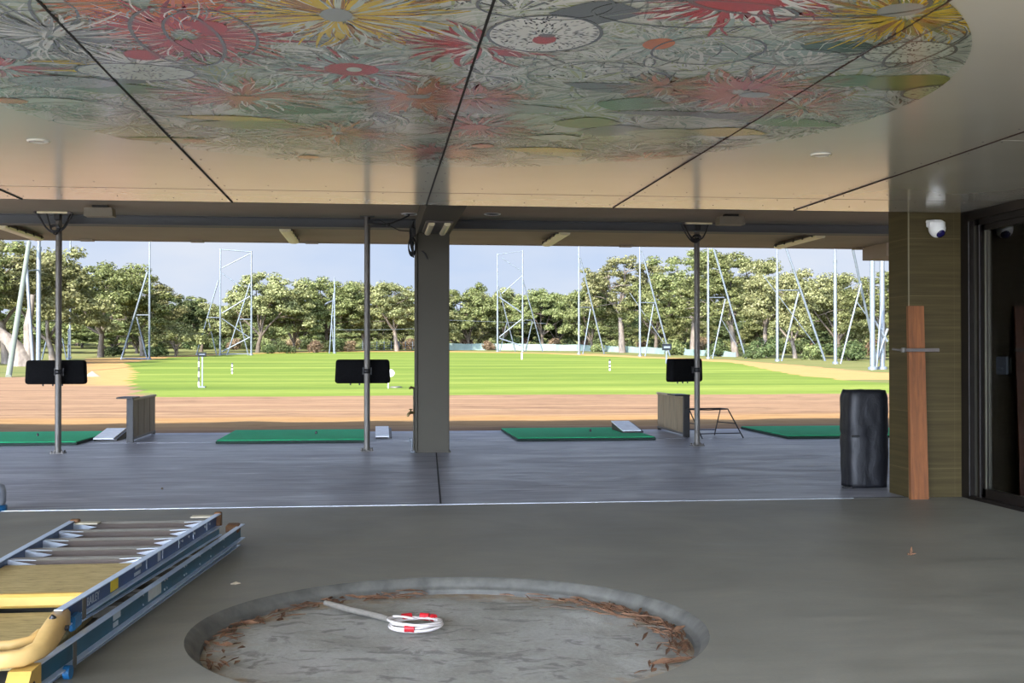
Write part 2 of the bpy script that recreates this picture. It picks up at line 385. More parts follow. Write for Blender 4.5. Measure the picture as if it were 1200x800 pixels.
# sliding door track on the floor (polished) and its dark groove
mb = MB(); mb.box((-9.5, YL, -.05), (4.9, YL + .05, .004)); struct('trim_3', mb, M['alu'])
mb = MB(); mb.box((4.9, YL, -.05), (9.0, YL + .05, .001)); struct('trim_4', mb, M['rim'])
mb = MB(); mb.box((-9.5, YL + .052, 0.0), (5.49, YL + .085, .0015)); struct('trim_5', mb, M['rubberdark'])

# unseen pale slab added behind and left, bounces light onto the ceiling
n = N('pale yard concrete'); n.col(n.ramp(n.noise(n.pos(), .5, 5), [(.3, rgb(206, 200, 188)), (.7, rgb(220, 214, 202))])); n.set(Roughness=.9); M['bounce'] = n.m
mb = MB(); mb.box((-70, -70, -.3), (70, RY, -.03)); mb.box((-70, RY, -.3), (-9.5, YL, -.03)); struct('bounce_slab', mb, M['bounce'])
# ceiling slab over the room
mb = MB(); mb.box((-9.5, RY, CZ), (9.0, 11.50, 3.9)); struct('ceiling', mb, M['ceiling'])
# joints between the ceiling panels (narrow dark shadow gaps with sealant)
SEAMS = [-5.27, -3.36, -1.40, .48, 2.36, 4.25]
mb = MB()
for x in SEAMS[:4]: mb.box((x - .006, RY, CZ - .0085), (x + .006, 11.50, CZ + .01), 0)
for x in SEAMS[4:]: mb.box((x - .003, RY, CZ - .0085), (x + .003, 11.50, CZ + .01), 1)
for y in (.9, 4.25, 7.55): mb.box((4.25, y - .004, CZ - .0012), (9, y + .004, CZ + .01), 2)
mb.box((-9.5, 10.62, CZ - .0012), (6.1, 10.626, CZ + .01), 1)
random.seed(4)
for x in SEAMS:
    for k in range(16):
        y = 4.4 + k * .46
        for sx in (-.07, .07):
            if math.hypot(x + sx - CX, y - CY) > 2.78: mb.lathe((x + sx, y, CZ), [(.0, -.003), (.006, -.003), (.007, 0)], 8, 3)
for x in SEAMS:
    for k in (.45, .95, 1.45):
        for y in (10.3, 10.75, 11.2): mb.lathe((x + k, y + random.uniform(-.05, .05), CZ), [(.0, -.003), (.006, -.003), (.007, 0)], 8, 3)
struct('trim_6', mb, [M['rubberdark'], M['seam_brown'], simple('pale sealant joint', rgb(190, 186, 172), .5), M['housing']])

# outer canopy roof: soffit, fascia, beams
mb = MB(); mb.box((-30, 11.50, SZ), (30, EDGE, 4.0)); struct('roof_canopy', mb, M['soffit'])
mb = MB(); mb.box((-30, EDGE - .06, SZ - .012), (30, EDGE + .02, 4.05)); struct('roof_fascia', mb, M['soffit'])
mb = MB(); mb.box((-30, 18.4, SZ - .13), (30, 18.60, SZ)); mb.box((-30, 18.34, SZ - .145), (30, 18.66, SZ - .13)); mb.box((-30, 18.34, SZ - .012), (30, 18.66, SZ)); struct('roof_beam', mb, M['beam'])
mb = MB()
for px in (100, 230, 365, 735, 1010):
    p = V(px, 286, EDGE - .3); mb.box((p.x - .12, EDGE - .28, SZ - .035), (p.x + .12, EDGE - .1, SZ))
struct('soffit_clips', mb, M['soffit'])
mb = MB(); p = V(1018, 290, 22); mb.box((p.x, 21.2, SZ - .26), (p.x + 2.4, 22.3, SZ)); struct('roof_end_bulkhead', mb, M['soffit'])
# central column and the cross beam over it
mb = MB(); mb.box((.60, 17.62, 0), (1.09, 18.12, 3.33), bev=.012); mb.box((.575, 17.60, 0), (.60, 18.12, 3.30)); mb.box((.58, 17.60, 0), (1.11, 18.15, .02))
struct('column', mb, [M['column']])
mb = MB(); mb.box((.60, 11.5, 3.32), (1.10, 18.3, SZ)); struct('cross_beam', mb, M['column'])

# stone pillar at the right
mb = MB(); PX, PY1 = 5.50, 12.0
mb.add([(PX, YL, 0), (XR, YL, 0), (XR, YL, 3.6), (PX, YL, 3.6)], [(0, 1, 2, 3)], 0)
mb.add([(PX, PY1, 0), (PX, YL, 0), (PX, YL, 3.6), (PX, PY1, 3.6)], [(0, 1, 2, 3)], 1)
mb.add([(PX, PY1, 0), (PX, PY1, 3.6), (9, PY1, 3.6), (9, PY1, 0)], [(0, 1, 2, 3)], 0)
mb.add([(XR, YL, 0), (9, YL, 0), (9, YL, 3.6), (XR, YL, 3.6)], [(0, 1, 2, 3)], 2)
mb.add([(9, YL, 0), (9, PY1, 0), (9, PY1, 3.6), (9, YL, 3.6)], [(0, 1, 2, 3)], 1)
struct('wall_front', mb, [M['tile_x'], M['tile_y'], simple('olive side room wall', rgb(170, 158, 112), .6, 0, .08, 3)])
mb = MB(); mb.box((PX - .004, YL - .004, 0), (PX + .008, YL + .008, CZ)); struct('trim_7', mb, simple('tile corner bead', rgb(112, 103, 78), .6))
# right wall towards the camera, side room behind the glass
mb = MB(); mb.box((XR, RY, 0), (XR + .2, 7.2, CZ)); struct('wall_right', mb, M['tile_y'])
mb = MB(); mb.box((8.9, 11.1, 0), (9.0, YL, CZ)); struct('wall_side_room', mb, bpy.data.materials['olive side room wall'])
# glass door
door = thing('door_1', (XR, 9.4, 0), 'tall dark bronze framed glass door in the right wall', 'door', kind='structure')
mb = MB(); mb.box((XR - .03, 11.36, 0), (XR + .12, YL - .005, CZ), bev=.005)
mb.box((XR + .0, 11.20, .0), (XR + .10, 11.26, CZ), bev=.004)
mb.box((XR - .03, 7.2, CZ - .10), (XR + .12, 11.40, CZ), bev=.005); mb.box((XR, 7.2, CZ - .16), (XR + .1, 11.3, CZ - .10))
mb.box((XR - .03, 7.2, 0), (XR + .12, 7.3, CZ), bev=.005); mb.box((XR - .03, 7.2, 0.0), (XR + .12, 11.40, .035))
obj('door_frame', mb, M['bronze'], door)
mb = MB(); mb.box((XR + .03, 11.26, .03), (XR + .09, 11.36, CZ - .1)); obj('jamb_panel', mb, M['trimlight'], door)
mb = MB(); mb.box((XR + .02, 11.13, .035), (XR + .07, 11.20, CZ - .16), bev=.004); mb.box((XR + .02, 9.3, .035), (XR + .07, 9.37, CZ - .16)); mb.box((XR + .02, 9.3, .035), (XR + .07, 11.2, .13)); mb.box((XR + .02, 9.3, CZ - .22), (XR + .07, 11.2, CZ - .16))
mb.box((XR + .012, 11.115, .13), (XR + .03, 11.13, CZ - .22), 1)
leaf = obj('door_leaf', mb, [M['bronze'], M['trimlight']], door)
mb = MB(); mb.box((XR + .04, 9.37, .13), (XR + .05, 11.115, CZ - .22)); obj('glass_pane', mb, M['glass'], leaf)
mb = MB(); mb.box((XR + .04, 7.3, .035), (XR + .05, 9.3, CZ - .16)); obj('fixed_pane', mb, M['glass'], door)
p = V(1168, 428, 10.85); mb = MB(); mb.box((XR + .015, 10.72, 1.29), (XR + .04, 10.92, 1.47), bev=.01); mb.box((XR - .005, 10.78, 1.33), (XR + .016, 10.86, 1.36), bev=.004); obj('lock_plate', mb, M['signdark'], leaf)

# ================================================================== ceiling mural
random.seed(11)
cols = dict(bg=(232, 233, 220), red=(205, 52, 34), dred=(176, 44, 34), orange=(222, 122, 50), brown=(176, 122, 44), yellow=(226, 190, 42), sage=(208, 216, 198), grey=(170, 173, 166), dgrey=(104, 108, 104), teal=(176, 196, 184), white=(240, 239, 230), green=(82, 132, 62), dgreen=(48, 92, 56), olive=(140, 148, 68), lgreen=(190, 198, 146), line=(112, 116, 110), black=(44, 44, 42), pink=(214, 120, 96))
ck = list(cols); mats = []
for k in ck:
    n = N('mural paint ' + k); c = rgb(*cols[k]); f = n.noise(n.pos(), 3, 3)
    n.col(n.ramp(f, [(.3, tuple(v * .93 for v in c[:3]) + (1,)), (.7, c)])); n.set(Roughness=.22, Coat_Weight=1.0, Coat_Roughness=.14, Coat_IOR=1.6); n.b.inputs['Specular IOR Level'].default_value = .8; mats.append(n.m)
MR = 2.72; MC = Vector((CX - .01, CY + .04)); mb = MB(); zl = [0]
def lay():
    zl[0] += 1; return CZ - .0006 - zl[0] * .000012
def clip(pts):
    r = []
    for x, y in pts:
        d = math.hypot(x - MC.x, y - MC.y)
        if d > MR - .01: s_ = (MR - .01) / d; x = MC.x + (x - MC.x) * s_; y = MC.y + (y - MC.y) * s_
        r.append((x, y))
    return r
def inside(x, y, m=0): return math.hypot(x - MC.x, y - MC.y) < MR - m
def poly(pts, col, z):
    pts = clip(pts); mb.add([(x, y, z) for x, y in pts], [tuple(range(len(pts)))], ck.index(col))
def stroke(pts, w, col, z):                      # ribbon with tapering width
    n_ = len(pts); L = []; Rr = []
    for i, (x, y) in enumerate(pts):
        a = pts[max(i - 1, 0)]; b = pts[min(i + 1, n_ - 1)]; dx, dy = b[0] - a[0], b[1] - a[1]; d = math.hypot(dx, dy) or 1
        ww = w(i / (n_ - 1)) if callable(w) else w
        L.append((x - dy / d * ww, y + dx / d * ww)); Rr.append((x + dy / d * ww, y - dx / d * ww))
    a = clip(L + Rr); vs = [(x, y, z) for x, y in a]
    mb.add(vs, [(i, i + 1, n_ + i + 1, n_ + i) for i in range(n_ - 1)], ck.index(col))
def burst(cx, cy, r0, r1, n_, colset, wid=.03, curl=.25, jitter=.35, tip=False):
    if not inside(cx, cy, -.2): return
    z = lay()
    for k in range(n_):
        a = 2 * PI * k / n_ + random.uniform(-.5, .5) * 2 * PI / n_; rr = r0 + (r1 - r0) * random.uniform(1 - jitter, 1); cu = random.uniform(-curl, curl)
        st = r0 * random.uniform(.5, 1.5); col = random.choice(colset); m = 5
        pts = [(cx + (st + (rr - st) * i / m) * math.cos(a + cu * (i / m) ** 2), cy + (st + (rr - st) * i / m) * math.sin(a + cu * (i / m) ** 2)) for i in range(m + 1)]
        w = wid * random.uniform(.5, 1.2)
        z2 = z - random.random() * .000010
        stroke(pts, (lambda t, w=w: w * (.15 + math.sin(PI * min(1, t * .95)) ** .7)) if not tip else (lambda t, w=w: w * (1 - t) + .002), col, z2)
def disc(cx, cy, rx, ry, col, rot=0, n_=26, wob=0):
    z = lay(); ph = random.random() * 6
    poly([(cx + rx * math.cos(t) * math.cos(rot) * (1 + wob * math.sin(3 * t + ph)) - ry * math.sin(t) * math.sin(rot), cy + rx * math.cos(t) * math.sin(rot) * (1 + wob * math.sin(3 * t + ph)) + ry * math.sin(t) * math.cos(rot)) for t in [2 * PI * i / n_ for i in range(n_)]], col, z)
def ringl(cx, cy, rx, ry, w, col, rot=0, wob=.03, part=1.0):
    z = lay(); n_ = 44; ph = random.random() * 6
    pts = [(cx + rx * (1 + wob * math.sin(2 * t + ph)) * math.cos(t + rot), cy + ry * (1 + wob * math.sin(3 * t + ph)) * math.sin(t + rot)) for t in [2 * PI * part * i / n_ for i in range(n_ + 1)]]
    stroke(pts, w, col, z)
def leafs(cx, cy, L, W, rot, col):
    z = lay(); n_ = 14; a = []
    for i in range(n_ + 1): t = i / n_; a.append((-L / 2 + L * t, W / 2 * math.sin(PI * t ** .8)))
    for i in range(n_ - 1, 0, -1): t = i / n_; a.append((-L / 2 + L * t, -W / 2 * math.sin(PI * t ** 1.1)))
    poly([(cx + x * math.cos(rot) - y * math.sin(rot), cy + x * math.sin(rot) + y * math.cos(rot)) for x, y in a], col, z)
poly([(MC.x + MR * math.cos(2 * PI * i / 120), MC.y + MR * math.sin(2 * PI * i / 120)) for i in range(120)], 'bg', CZ - .0005)
def m(px, py): g = G(px, py, CZ); return g.x, g.y
# soft ground areas
for px, py, rx, ry, c, rt in [(150, 20, .6, .3, 'sage', 0), (330, 60, .8, .5, 'sage', .3), (640, 120, .9, .6, 'sage', 0), (100, 75, .7, .5, 'teal', .4), (820, 45, .6, .25, 'sage', 0), (1080, 60, .45, .5, 'sage', .3), (900, 60, .6, .2, 'teal', 0), (250, 60, .32, .16, 'grey', .1), (700, 170, .8, .5, 'lgreen', 0), (480, 170, .9, .45, 'sage', 0), (250, 160, .8, .35, 'lgreen', .2)]:
    x, y = m(px, py); disc(x, y, rx, ry, c, rt, wob=.12)
# fine grey and white linework everywhere
for i in range(230):
    a = random.uniform(0, 2 * PI); r = MR * math.sqrt(random.random()) * .97; x = MC.x + r * math.cos(a); y = MC.y + r * math.sin(a)
    burst(x, y, .04, random.uniform(.25, .5), random.randint(34, 54), random.choice([['grey', 'teal', 'white'], ['line', 'sage', 'white', 'white'], ['white', 'sage', 'lgreen'], ['grey', 'white', 'sage'], ['white', 'teal', 'sage']]), random.uniform(.004, .009), .5)
for i in range(150):
    a = random.uniform(0, 2 * PI); r = MR * math.sqrt(random.random()) * .95; x = MC.x + r * math.cos(a); y = MC.y + r * math.sin(a); z = lay()
    hd = random.uniform(0, 6.3); pts = [(x, y)]
    for k in range(18): hd += random.uniform(-.5, .5); pts.append((pts[-1][0] + .05 * math.cos(hd), pts[-1][1] + .05 * math.sin(hd)))
    stroke(pts, random.choice([.004, .006, .009]), random.choice(['grey', 'white', 'teal', 'white']), z)
# leaves and solid shapes read from the photograph
for px, py, L, W, rt, c in [(140, 103, .62, .26, .1, 'green'), (150, 92, .50, .2, -.1, 'dgreen'), (335, 127, .62, .3, .2, 'dgreen'), (300, 145, .9, .3, 0, 'olive'), (275, 138, .7, .16, .1, 'yellow'), (985, 54, .42, .22, .1, 'dgreen'), (993, 94, .48, .28, .1, 'green'), (1066, 96, .52, .42, .5, 'olive'), (930, 143, .75, .25, .2, 'green'), (905, 127, .5, .35, .1, 'olive'), (742, 121, .45, .36, .1, 'green'), (688, 143, .45, .34, 0, 'olive'), (720, 152, .5, .36, -.2, 'dgrey'), (730, 103, .75, .22, .3, 'dgrey'), (700, 14, .42, .34, -.1, 'dgrey'), (60, 118, .5, .2, 0, 'sage'), (640, 175, .66, .22, .1, 'yellow'), (850, 154, .6, .3, .1, 'yellow'), (780, 155, .6, .3, .1, 'lgreen'), (790, 132, .9, .14, 0, 'dgrey'), (590, 127, .9, .3, 0, 'grey'), (180, 162, .8, .10, -.1, 'olive'), (135, 40, .36, .16, .2, 'dgrey'), (650, 160, .4, .2, 0, 'sage'), (1040, 130, .9, .2, .3, 'grey'), (870, 135, .7, .2, 0, 'dgrey'), (90, 72, .5, .08, 0, 'yellow'), (95, 82, .4, .06, 0, 'yellow')]:
    x, y = m(px, py); leafs(x, y, L, W, rt, c)
# big flowers
for px, py, r0, r1, n_, cs, w in [
    (160, 2, .12, .62, 54, ['orange', 'orange', 'brown'], .034), (215, 40, .12, .62, 80, ['red', 'red', 'dred', 'pink'], .030), (398, 17, .10, .62, 96, ['yellow', 'yellow', 'brown', 'sage'], .026),
    (412, 81, .14, .46, 60, ['dred', 'teal', 'white', 'teal', 'red', 'grey'], .026), (285, 112, .08, .55, 64, ['orange', 'red', 'teal', 'white', 'pink'], .026), (489, 113, .10, .56, 96, ['orange', 'brown', 'orange', 'grey'], .024),
    (565, 52, .10, .46, 56, ['red', 'dred', 'red', 'white', 'teal'], .030), (772, 50, .10, .36, 60, ['white', 'teal', 'sage'], .015), (862, 0, .16, .56, 60, ['red', 'red', 'white', 'teal'], .034),
    (1062, 18, .08, .58, 110, ['yellow', 'yellow', 'brown', 'olive'], .022), (870, 107, .10, .64, 84, ['orange', 'red', 'orange', 'brown', 'pink'], .024), (515, 178, .06, .52, 54, ['dred', 'red', 'pink', 'teal'], .024),
    (395, 155, .08, .50, 60, ['orange', 'red', 'sage', 'pink'], .020), (560, 148, .10, .58, 52, ['red', 'pink', 'teal', 'dred'], .018), (555, 113, .10, .45, 50, ['dred', 'orange', 'pink'], .018), (755, 185, .06, .46, 40, ['pink', 'red', 'sage'], .016),
    (0, 78, .06, .40, 34, ['red', 'dred', 'teal'], .026), (780, 100, .06, .34, 36, ['brown', 'olive', 'orange'], .03), (940, 125, .06, .5, 50, ['red', 'orange', 'sage'], .018), (160, 75, .06, .5, 60, ['grey', 'white', 'line', 'white'], .016),
    (60, 40, .08, .6, 50, ['line', 'white', 'grey'], .018), (1090, 60, .1, .5, 40, ['line', 'sage', 'grey'], .014), (1050, 125, .1, .6, 44, ['line', 'grey', 'sage'], .014)]:
    x, y = m(px, py); burst(x, y, r0, r1, int(n_ * 1.3), cs, w * .40, .3, .65); burst(x, y, r0 * .8, r1 * .62, int(n_ * .8), cs, w * .48, .3, .5); burst(x, y, r1 * .3, r1 * 1.05, int(n_ * .6), ['line', 'white', 'sage', 'white', 'grey'], w * .13, .5, .5)
# flower on the part of the mural nearer than the camera can see
for a, r in ((4.25, 2.25), (4.75, 2.3), (5.25, 2.25)):
    burst(MC.x + r * math.cos(a), MC.y + r * math.sin(a), .1, .55, 60, random.choice([['red', 'dred', 'white'], ['yellow', 'brown', 'sage'], ['orange', 'teal', 'pink']]), .010)
# flower centres
for px, py, rx, ry, c in [(412, 80, .14, .13, 'red'), (415, 80, .04, .05, 'sage'), (485, 113, .12, .08, 'orange'), (490, 112, .07, .05, 'grey'), (772, 50, .075, .1, 'orange'), (862, 2, .2, .12, 'red'), (394, 16, .07, .1, 'grey'), (167, 63, .09, .10, 'red'), (1056, 10, .10, .10, 'grey'), (884, 110, .09, .07, 'grey'), (285, 114, .1, .07, 'orange'), (556, 148, .10, .09, 'red'), (566, 170, .08, .07, 'red'), (12, 117, .10, .07, 'orange'), (228, 164, .08, .06, 'orange'), (362, 183, .08, .06, 'orange'), (222, 26, .03, .05, 'dred'), (245, 30, .08, .1, 'red')]:
    x, y = m(px, py); disc(x, y, rx, ry, c)
# the dotted disc and other dotted seed heads
def dotted(px, py, rx, ry, nd, base, dots, ring=True):
    x, y = m(px, py); disc(x, y, rx, ry, base, 0)
    if ring: ringl(x, y, rx, ry, .008, 'dgrey', 0, 0)
    z = lay()
    for i in range(nd):
        a = random.uniform(0, 2 * PI); q = math.sqrt(random.random()) * .95; dx, dy = rx * q * math.cos(a), ry * q * math.sin(a)
        t = random.uniform(-.5, .5) + math.atan2(dy, dx); s_ = random.uniform(.008, .02)
        poly([(x + dx + s_ * math.cos(t), y + dy + s_ * math.sin(t)), (x + dx - .005 * math.sin(t), y + dy + .005 * math.cos(t)), (x + dx - s_ * math.cos(t), y + dy - s_ * math.sin(t)), (x + dx + .005 * math.sin(t), y + dy - .005 * math.cos(t))], dots, z)
dotted(638, 39, .26, .30, 300, 'white', 'black'); x, y = m(638, 45); disc(x, y, .055, .075, 'red'); x, y = m(641, 40); disc(x, y, .04, .03, 'dgrey')
dotted(1065, 60, .22, .2, 170, 'sage', 'dgrey'); dotted(160, 83, .3, .18, 170, 'sage', 'dgrey'); dotted(75, 95, .28, .14, 150, 'grey', 'line'); dotted(1100, 107, .2, .18, 110, 'lgreen', 'dgrey'); dotted(5, 55, .1, .2, 60, 'grey', 'dgrey')
# thin outline loops
for px, py, rx, ry, w in [(248, 40, .21, .4, .007), (210, 45, .2, .5, .009), (830, 58, .28, .26, .006), (935, 66, .24, .15, .006), (700, 88, .36, .3, .005), (815, 15, .45, .2, .008), (640, 5, .3, .2, .007), (120, 142, .3, .14, .004), (90, 147, .22, .2, .004), (100, 125, .36, .14, .005), (340, 170, .3, .1, .004), (920, 156, .26, .1, .005), (780, 157, .2, .1, .004), (1090, 50, .12, .45, .008), (1010, 85, .6, .4, .004), (950, 0, .5, .22, .01), (170, 120, .26, .16, .004), (48, 20, .16, .12, .004)]:
    x, y = m(px, py); ringl(x, y, rx, ry, w, 'line')
# thin rim hair line
ringl(MC.x, MC.y, MR - .004, MR - .004, .0035, 'grey', 0, 0)
mural = obj('ceiling_mural', mb, mats, fix=False)
me = mural.data
for pl in me.polygons:
    if pl.normal.z > 0: pl.flip()
me.update()
tag(mural, 'large round painted mural of red, orange and yellow flowers on the ceiling', 'mural'); relocate(mural, (MC.x, MC.y, CZ - .004))

def downlight_cover(px, py, label):
    g = G(px, py, CZ); mb = MB(); mb.lathe((g.x, g.y, CZ - .006), [(.0, .001), (.055, .001), (.06, -.004), (.072, -.004), (.078, .0055)], 24)
    o = obj('ceiling_cover_plate', mb, M['ceiling']); tag(o, label, 'cover plate'); relocate(o, (g.x, g.y, CZ - .006)); o.location.z = CZ - .0057
downlight_cover(962, 181, 'small round white cover plate on the ceiling right of the mural')
downlight_cover(45, 165, 'small round white cover plate on the ceiling below the left of the mural')

# ================================================================== canopy fittings
def soffit_lamp(px0, py0, px1, py1, label):
    z = SZ - .12; a = G(px0, py0, z); b = G(px1, py1, z)
    x = (a.x + b.x) / 2; y0, y1 = 19.35, 21.5
    r = thing('strip_light', (x, (y0 + y1) / 2, z), label, 'light', 'strip lights under the canopy')
    mb = MB(); mb.prism([(x - .10, z + .045), (x + .10, z + .045), (x + .07, z + .10), (x - .07, z + .10)], 'y', y0, y1); mb.box((x - .03, y0 + .25, z + .10), (x + .03, y0 + .32, SZ - .001)); mb.box((x - .03, y1 - .32, z + .10), (x + .03, y1 - .25, SZ - .001)); obj('housing', mb, M['housing'], r)
    mb = MB(); mb.prism([(x - .095, z + .045), (x - .085, z + .012), (x - .04, z), (x + .04, z), (x + .085, z + .012), (x + .095, z + .045)], 'y', y0 + .02, y1 - .02); obj('diffuser', mb, M['diffuser'], r)
    for k in range(5):
        yy = y0 + .15 + k * (y1 - y0 - .3) / 4
        for sx in (-1, 1): mb = MB(); mb.box((x + sx * .098 - .006, yy - .03, z + .03), (x + sx * .098 + .006, yy + .03, z + .08)); obj('clip', mb, M['blackmetal'], r)
soffit_lamp(0, 267, 45, 283, 'strip light under the canopy at the far left, above the left post')
soffit_lamp(328, 267, 346, 285, 'strip light under the canopy between the left and middle posts')
soffit_lamp(673, 272, 637, 288, 'strip light under the canopy just right of the central column')
soffit_lamp(972, 277, 912, 291, 'strip light under the canopy nearest the stone pillar')
# twin lamp on the beam above the column
r = thing('twin_tube_light', (.85, 16.6, 3.25), 'twin tube light fixed under the beam above the central column', 'light')
mb = MB(); mb.box((.66, 15.9, 3.295), (1.04, 17.3, 3.319), bev=.005); obj('housing', mb, M['housing'], r)
for x in (.74, .96):
    mb = MB(); mb.prism([(x + .045 * math.cos(a), 3.28 + .03 * math.sin(a)) for a in [2 * PI * k / 12 for k in range(12)]], 'y', 15.95, 17.25); obj('tube', mb, M['diffuser'], r)
# round recessed downlights
for px, lab in ((480, 'left of the central column'), (577, 'right of the central column')):
    g = G(px, 252, SZ - .02); r = thing('downlight', (g.x, g.y, SZ), 'round recessed downlight with white rim in the soffit ' + lab, 'light', 'downlights in the soffit')
    mb = MB(); mb.lathe((g.x, g.y, SZ), [(.105, -.001), (.105, -.006), (.125, -.012), (.13, -.001)], 28); 
    o = obj('rim', mb, M['white'], r)
    mb = MB(); mb.lathe((g.x, g.y, SZ), [(.0, -.004), (.10, -.004), (.105, -.001)], 28); obj('lens', mb, M['black'], r)
# boxes under the soffit
for px, lab in ((130, 'between the left post and the column'), (865, 'between the right post and the stone pillar')):
    g = G(px, 250, SZ - .03); x, y = g.x, 17.2; r = thing('soffit_box', (x, y, SZ - .16), 'beige casing box hung under the soffit ' + lab, 'box', 'beige casings under the soffit')
    w = .2; mb = MB(); mb.hexa([(x - w, y - .12, SZ - .16), (x + w, y - .12, SZ - .16), (x + w, y + .12, SZ - .16), (x - w, y + .12, SZ - .16), (x - w * .95, y - .12, SZ - .04), (x + w * .95, y - .12, SZ - .04), (x + w * .95, y + .12, SZ - .04), (x - w * .95, y + .12, SZ - .04)]); obj('casing', mb, M['beige'], r)
    mb = MB(); mb.box((x - .1, y - .05, SZ - .045), (x + .12, y + .05, SZ)); obj('bracket', mb, M['blackmetal'], r)

# posts with screens
def post(px, py, ptop, label):
    g = G(px, py); x, y = g.x, g.y; r = thing('steel_post', (x, y, 0), label, 'post', 'steel posts along the bays')
    mb = MB(); mb.tube([(x, y, .012), (x, y, SZ - .012)], .046, 18); obj('pole', mb, M['galv_dull'], r)
    mb = MB(); mb.box((x - .10, y - .10, 0), (x + .10, y + .10, .012)); mb.prism([(x - .085, .012), (x - .046, .012), (x - .046, .06)], 'y', y - .005, y + .005); mb.prism([(x + .085, .012), (x + .046, .012), (x + .046, .06)], 'y', y - .005, y + .005)
    for sx in (-1, 1):
        for sy in (-1, 1): mb.lathe((x + sx * .078, y + sy * .078, .012), [(.014, 0), (.014, .02), (.008, .03)], 8)
    obj('base_plate', mb, M['galv_dull'], r)
    mb = MB(); mb.box((x - .11, y - .08, SZ - .012), (x + .11, y + .08, SZ)); obj('top_plate', mb, M['galv_dull'], r)
    return x, y
def screen(px0, px1, py0, py1, postx, posty, label, ang):
    x, y = postx, posty; yc = y + .12; a = V(px0, (py0 + py1) / 2, yc); b = V(px1, (py0 + py1) / 2, yc)
    zt = V(px0, py0, yc).z; zb = V(px0, py1, yc).z; cx = (a.x + b.x) / 2; w = (b.x - a.x) / math.cos(ang) / 2 * (1 if ang == 0 else .93); cz = (zt + zb) / 2; h = (zt - zb) / 2
    r = thing('covered_monitor', (cx, yc, zb), label, 'monitor', 'black covered monitors on the posts')
    mb = MB(); vs = []; ns = 5
    # padded cover: rounded rectangle outline with softly bulging faces
    ol = []; rc = .045
    for qx, qz, a0 in ((1, 1, 0), (-1, 1, PI / 2), (-1, -1, PI), (1, -1, 3 * PI / 2)):
        for k in range(5): t = a0 + PI / 2 * k / 4; ol.append((qx * (w - rc) + rc * math.cos(t), qz * (h - rc) + rc * math.sin(t)))
    ol = [(u * (1 + .02 * (-v / h)), v - .012 * (1 - (u / w) ** 2) * (v < 0)) for u, v in ol]
    rings = [(.90, -.075), (1, -.055), (1.0, .055), (.90, .075)]
    ca, sa = math.cos(ang), math.sin(ang)
    for s_, d in rings:
        for u, v in ol: U_, D_ = u * (1 - (1 - s_) * .6), d; vs.append((cx + U_ * ca - D_ * sa, yc + .05 + U_ * sa + D_ * ca, cz + v * (1 - (1 - s_))))
    K2 = len(ol); fs = [tuple(range(K2 - 1, -1, -1)), tuple(range(3 * K2, 4 * K2))]
    for i in range(3):
        for k in range(K2): fs.append((i * K2 + k, i * K2 + (k + 1) % K2, (i + 1) * K2 + (k + 1) % K2, (i + 1) * K2 + k))
    mb.add(vs, fs, 0, True); obj('cover', mb, M['black'], r)
    mb = MB(); mb.lathe((x, y, cz - .03), [(.049, 0), (.056, 0), (.056, .07), (.049, .07)], 18); mb.box((x - .07, y + .03, cz - .05), (x + .07, y + .10, cz + .06)); obj('strap', mb, M['blackmetal'], r)
    for t in (-.45, -.12, .2):
        mb = MB(); mb.tube([(cx + w * t * ca, yc + .05 + w * t * sa, zb + .01), (cx + w * t * ca, yc + .05 + w * t * sa, zb - .03)], .012, 8); obj('toggle', mb, M['blackmetal'], r)
x1, y1 = post(68, 531, 246, 'galvanised steel post furthest left, beside the left bay divider')
x2, y2 = post(430, 528, 246, 'galvanised steel post just left of the central column')
x3, y3 = post(817, 522, 250, 'galvanised steel post in front of the black trestle frame')
screen(30, 100, 422, 450, x1, y1, 'wide black covered monitor strapped to the leftmost steel post', 0)
screen(393, 457, 421, 449, x2, y2, 'black covered monitor strapped to the post left of the column', 0)
screen(779, 827, 420, 447, x3, y3, 'narrow angled black covered monitor on the right steel post', .62)
# short reflector battens and cable loops at the post tops
random.seed(3)
def batten(x, y, w, label):
    r = thing('short_batten_light', (x, y - .12, SZ - .03), label, 'light', 'short battens at the post tops')
    mb = MB(); mb.box((x - w / 2, y - .16, SZ - .03), (x + w / 2, y - .10, SZ - .001), bev=.006); obj('tube_cover', mb, M['diffuser'], r)
    for s_ in (-1, 1): mb = MB(); mb.box((x + s_ * w / 2 - .02, y - .165, SZ - .032), (x + s_ * w / 2 + .04 * s_, y - .095, SZ - .001)); obj('end_cap', mb, M['housing'], r)
def cables(x, y, n_, label, spread=.22):
    mb = MB()
    for i in range(n_):
        s_ = random.uniform(.5, 1) * spread * random.choice([-1, -1, 1]); d = random.uniform(.10, .2)
        mb.tube([(x + s_ * (1 - t) + .0, y - .07 - .02 * math.sin(t * 3), SZ - .02 - (.16 + d) * math.sin(t * PI * .62) * .9) for t in [k / 10 for k in range(11)]], .012, 7)
    for q in range(3): mb.tube([(x - .03 + .07 * math.cos(a), y - .08 - .012 * q, SZ - .26 + .045 * math.sin(a) + .01 * q) for a in [2 * PI * k / 14 for k in range(14)]], .01, 6, closed=True)
    mb.box((x - .05, y - .09, SZ - .13), (x + .04, y - .05, SZ - .02), bev=.01)
    o = obj('cable_bundle', mb, M['cable']); tag(o, label, 'cable'); relocate(o, (x, y - .08, SZ - .3))
batten(x1 - .05, y1, .46, 'short cream batten light above the leftmost steel post'); cables(x1, y1, 5, 'looped black cables at the top of the leftmost post', .3)
batten(x3, y3, .46, 'short cream batten light above the right steel post'); cables(x3, y3, 4, 'looped black cables at the top of the right post', .3)
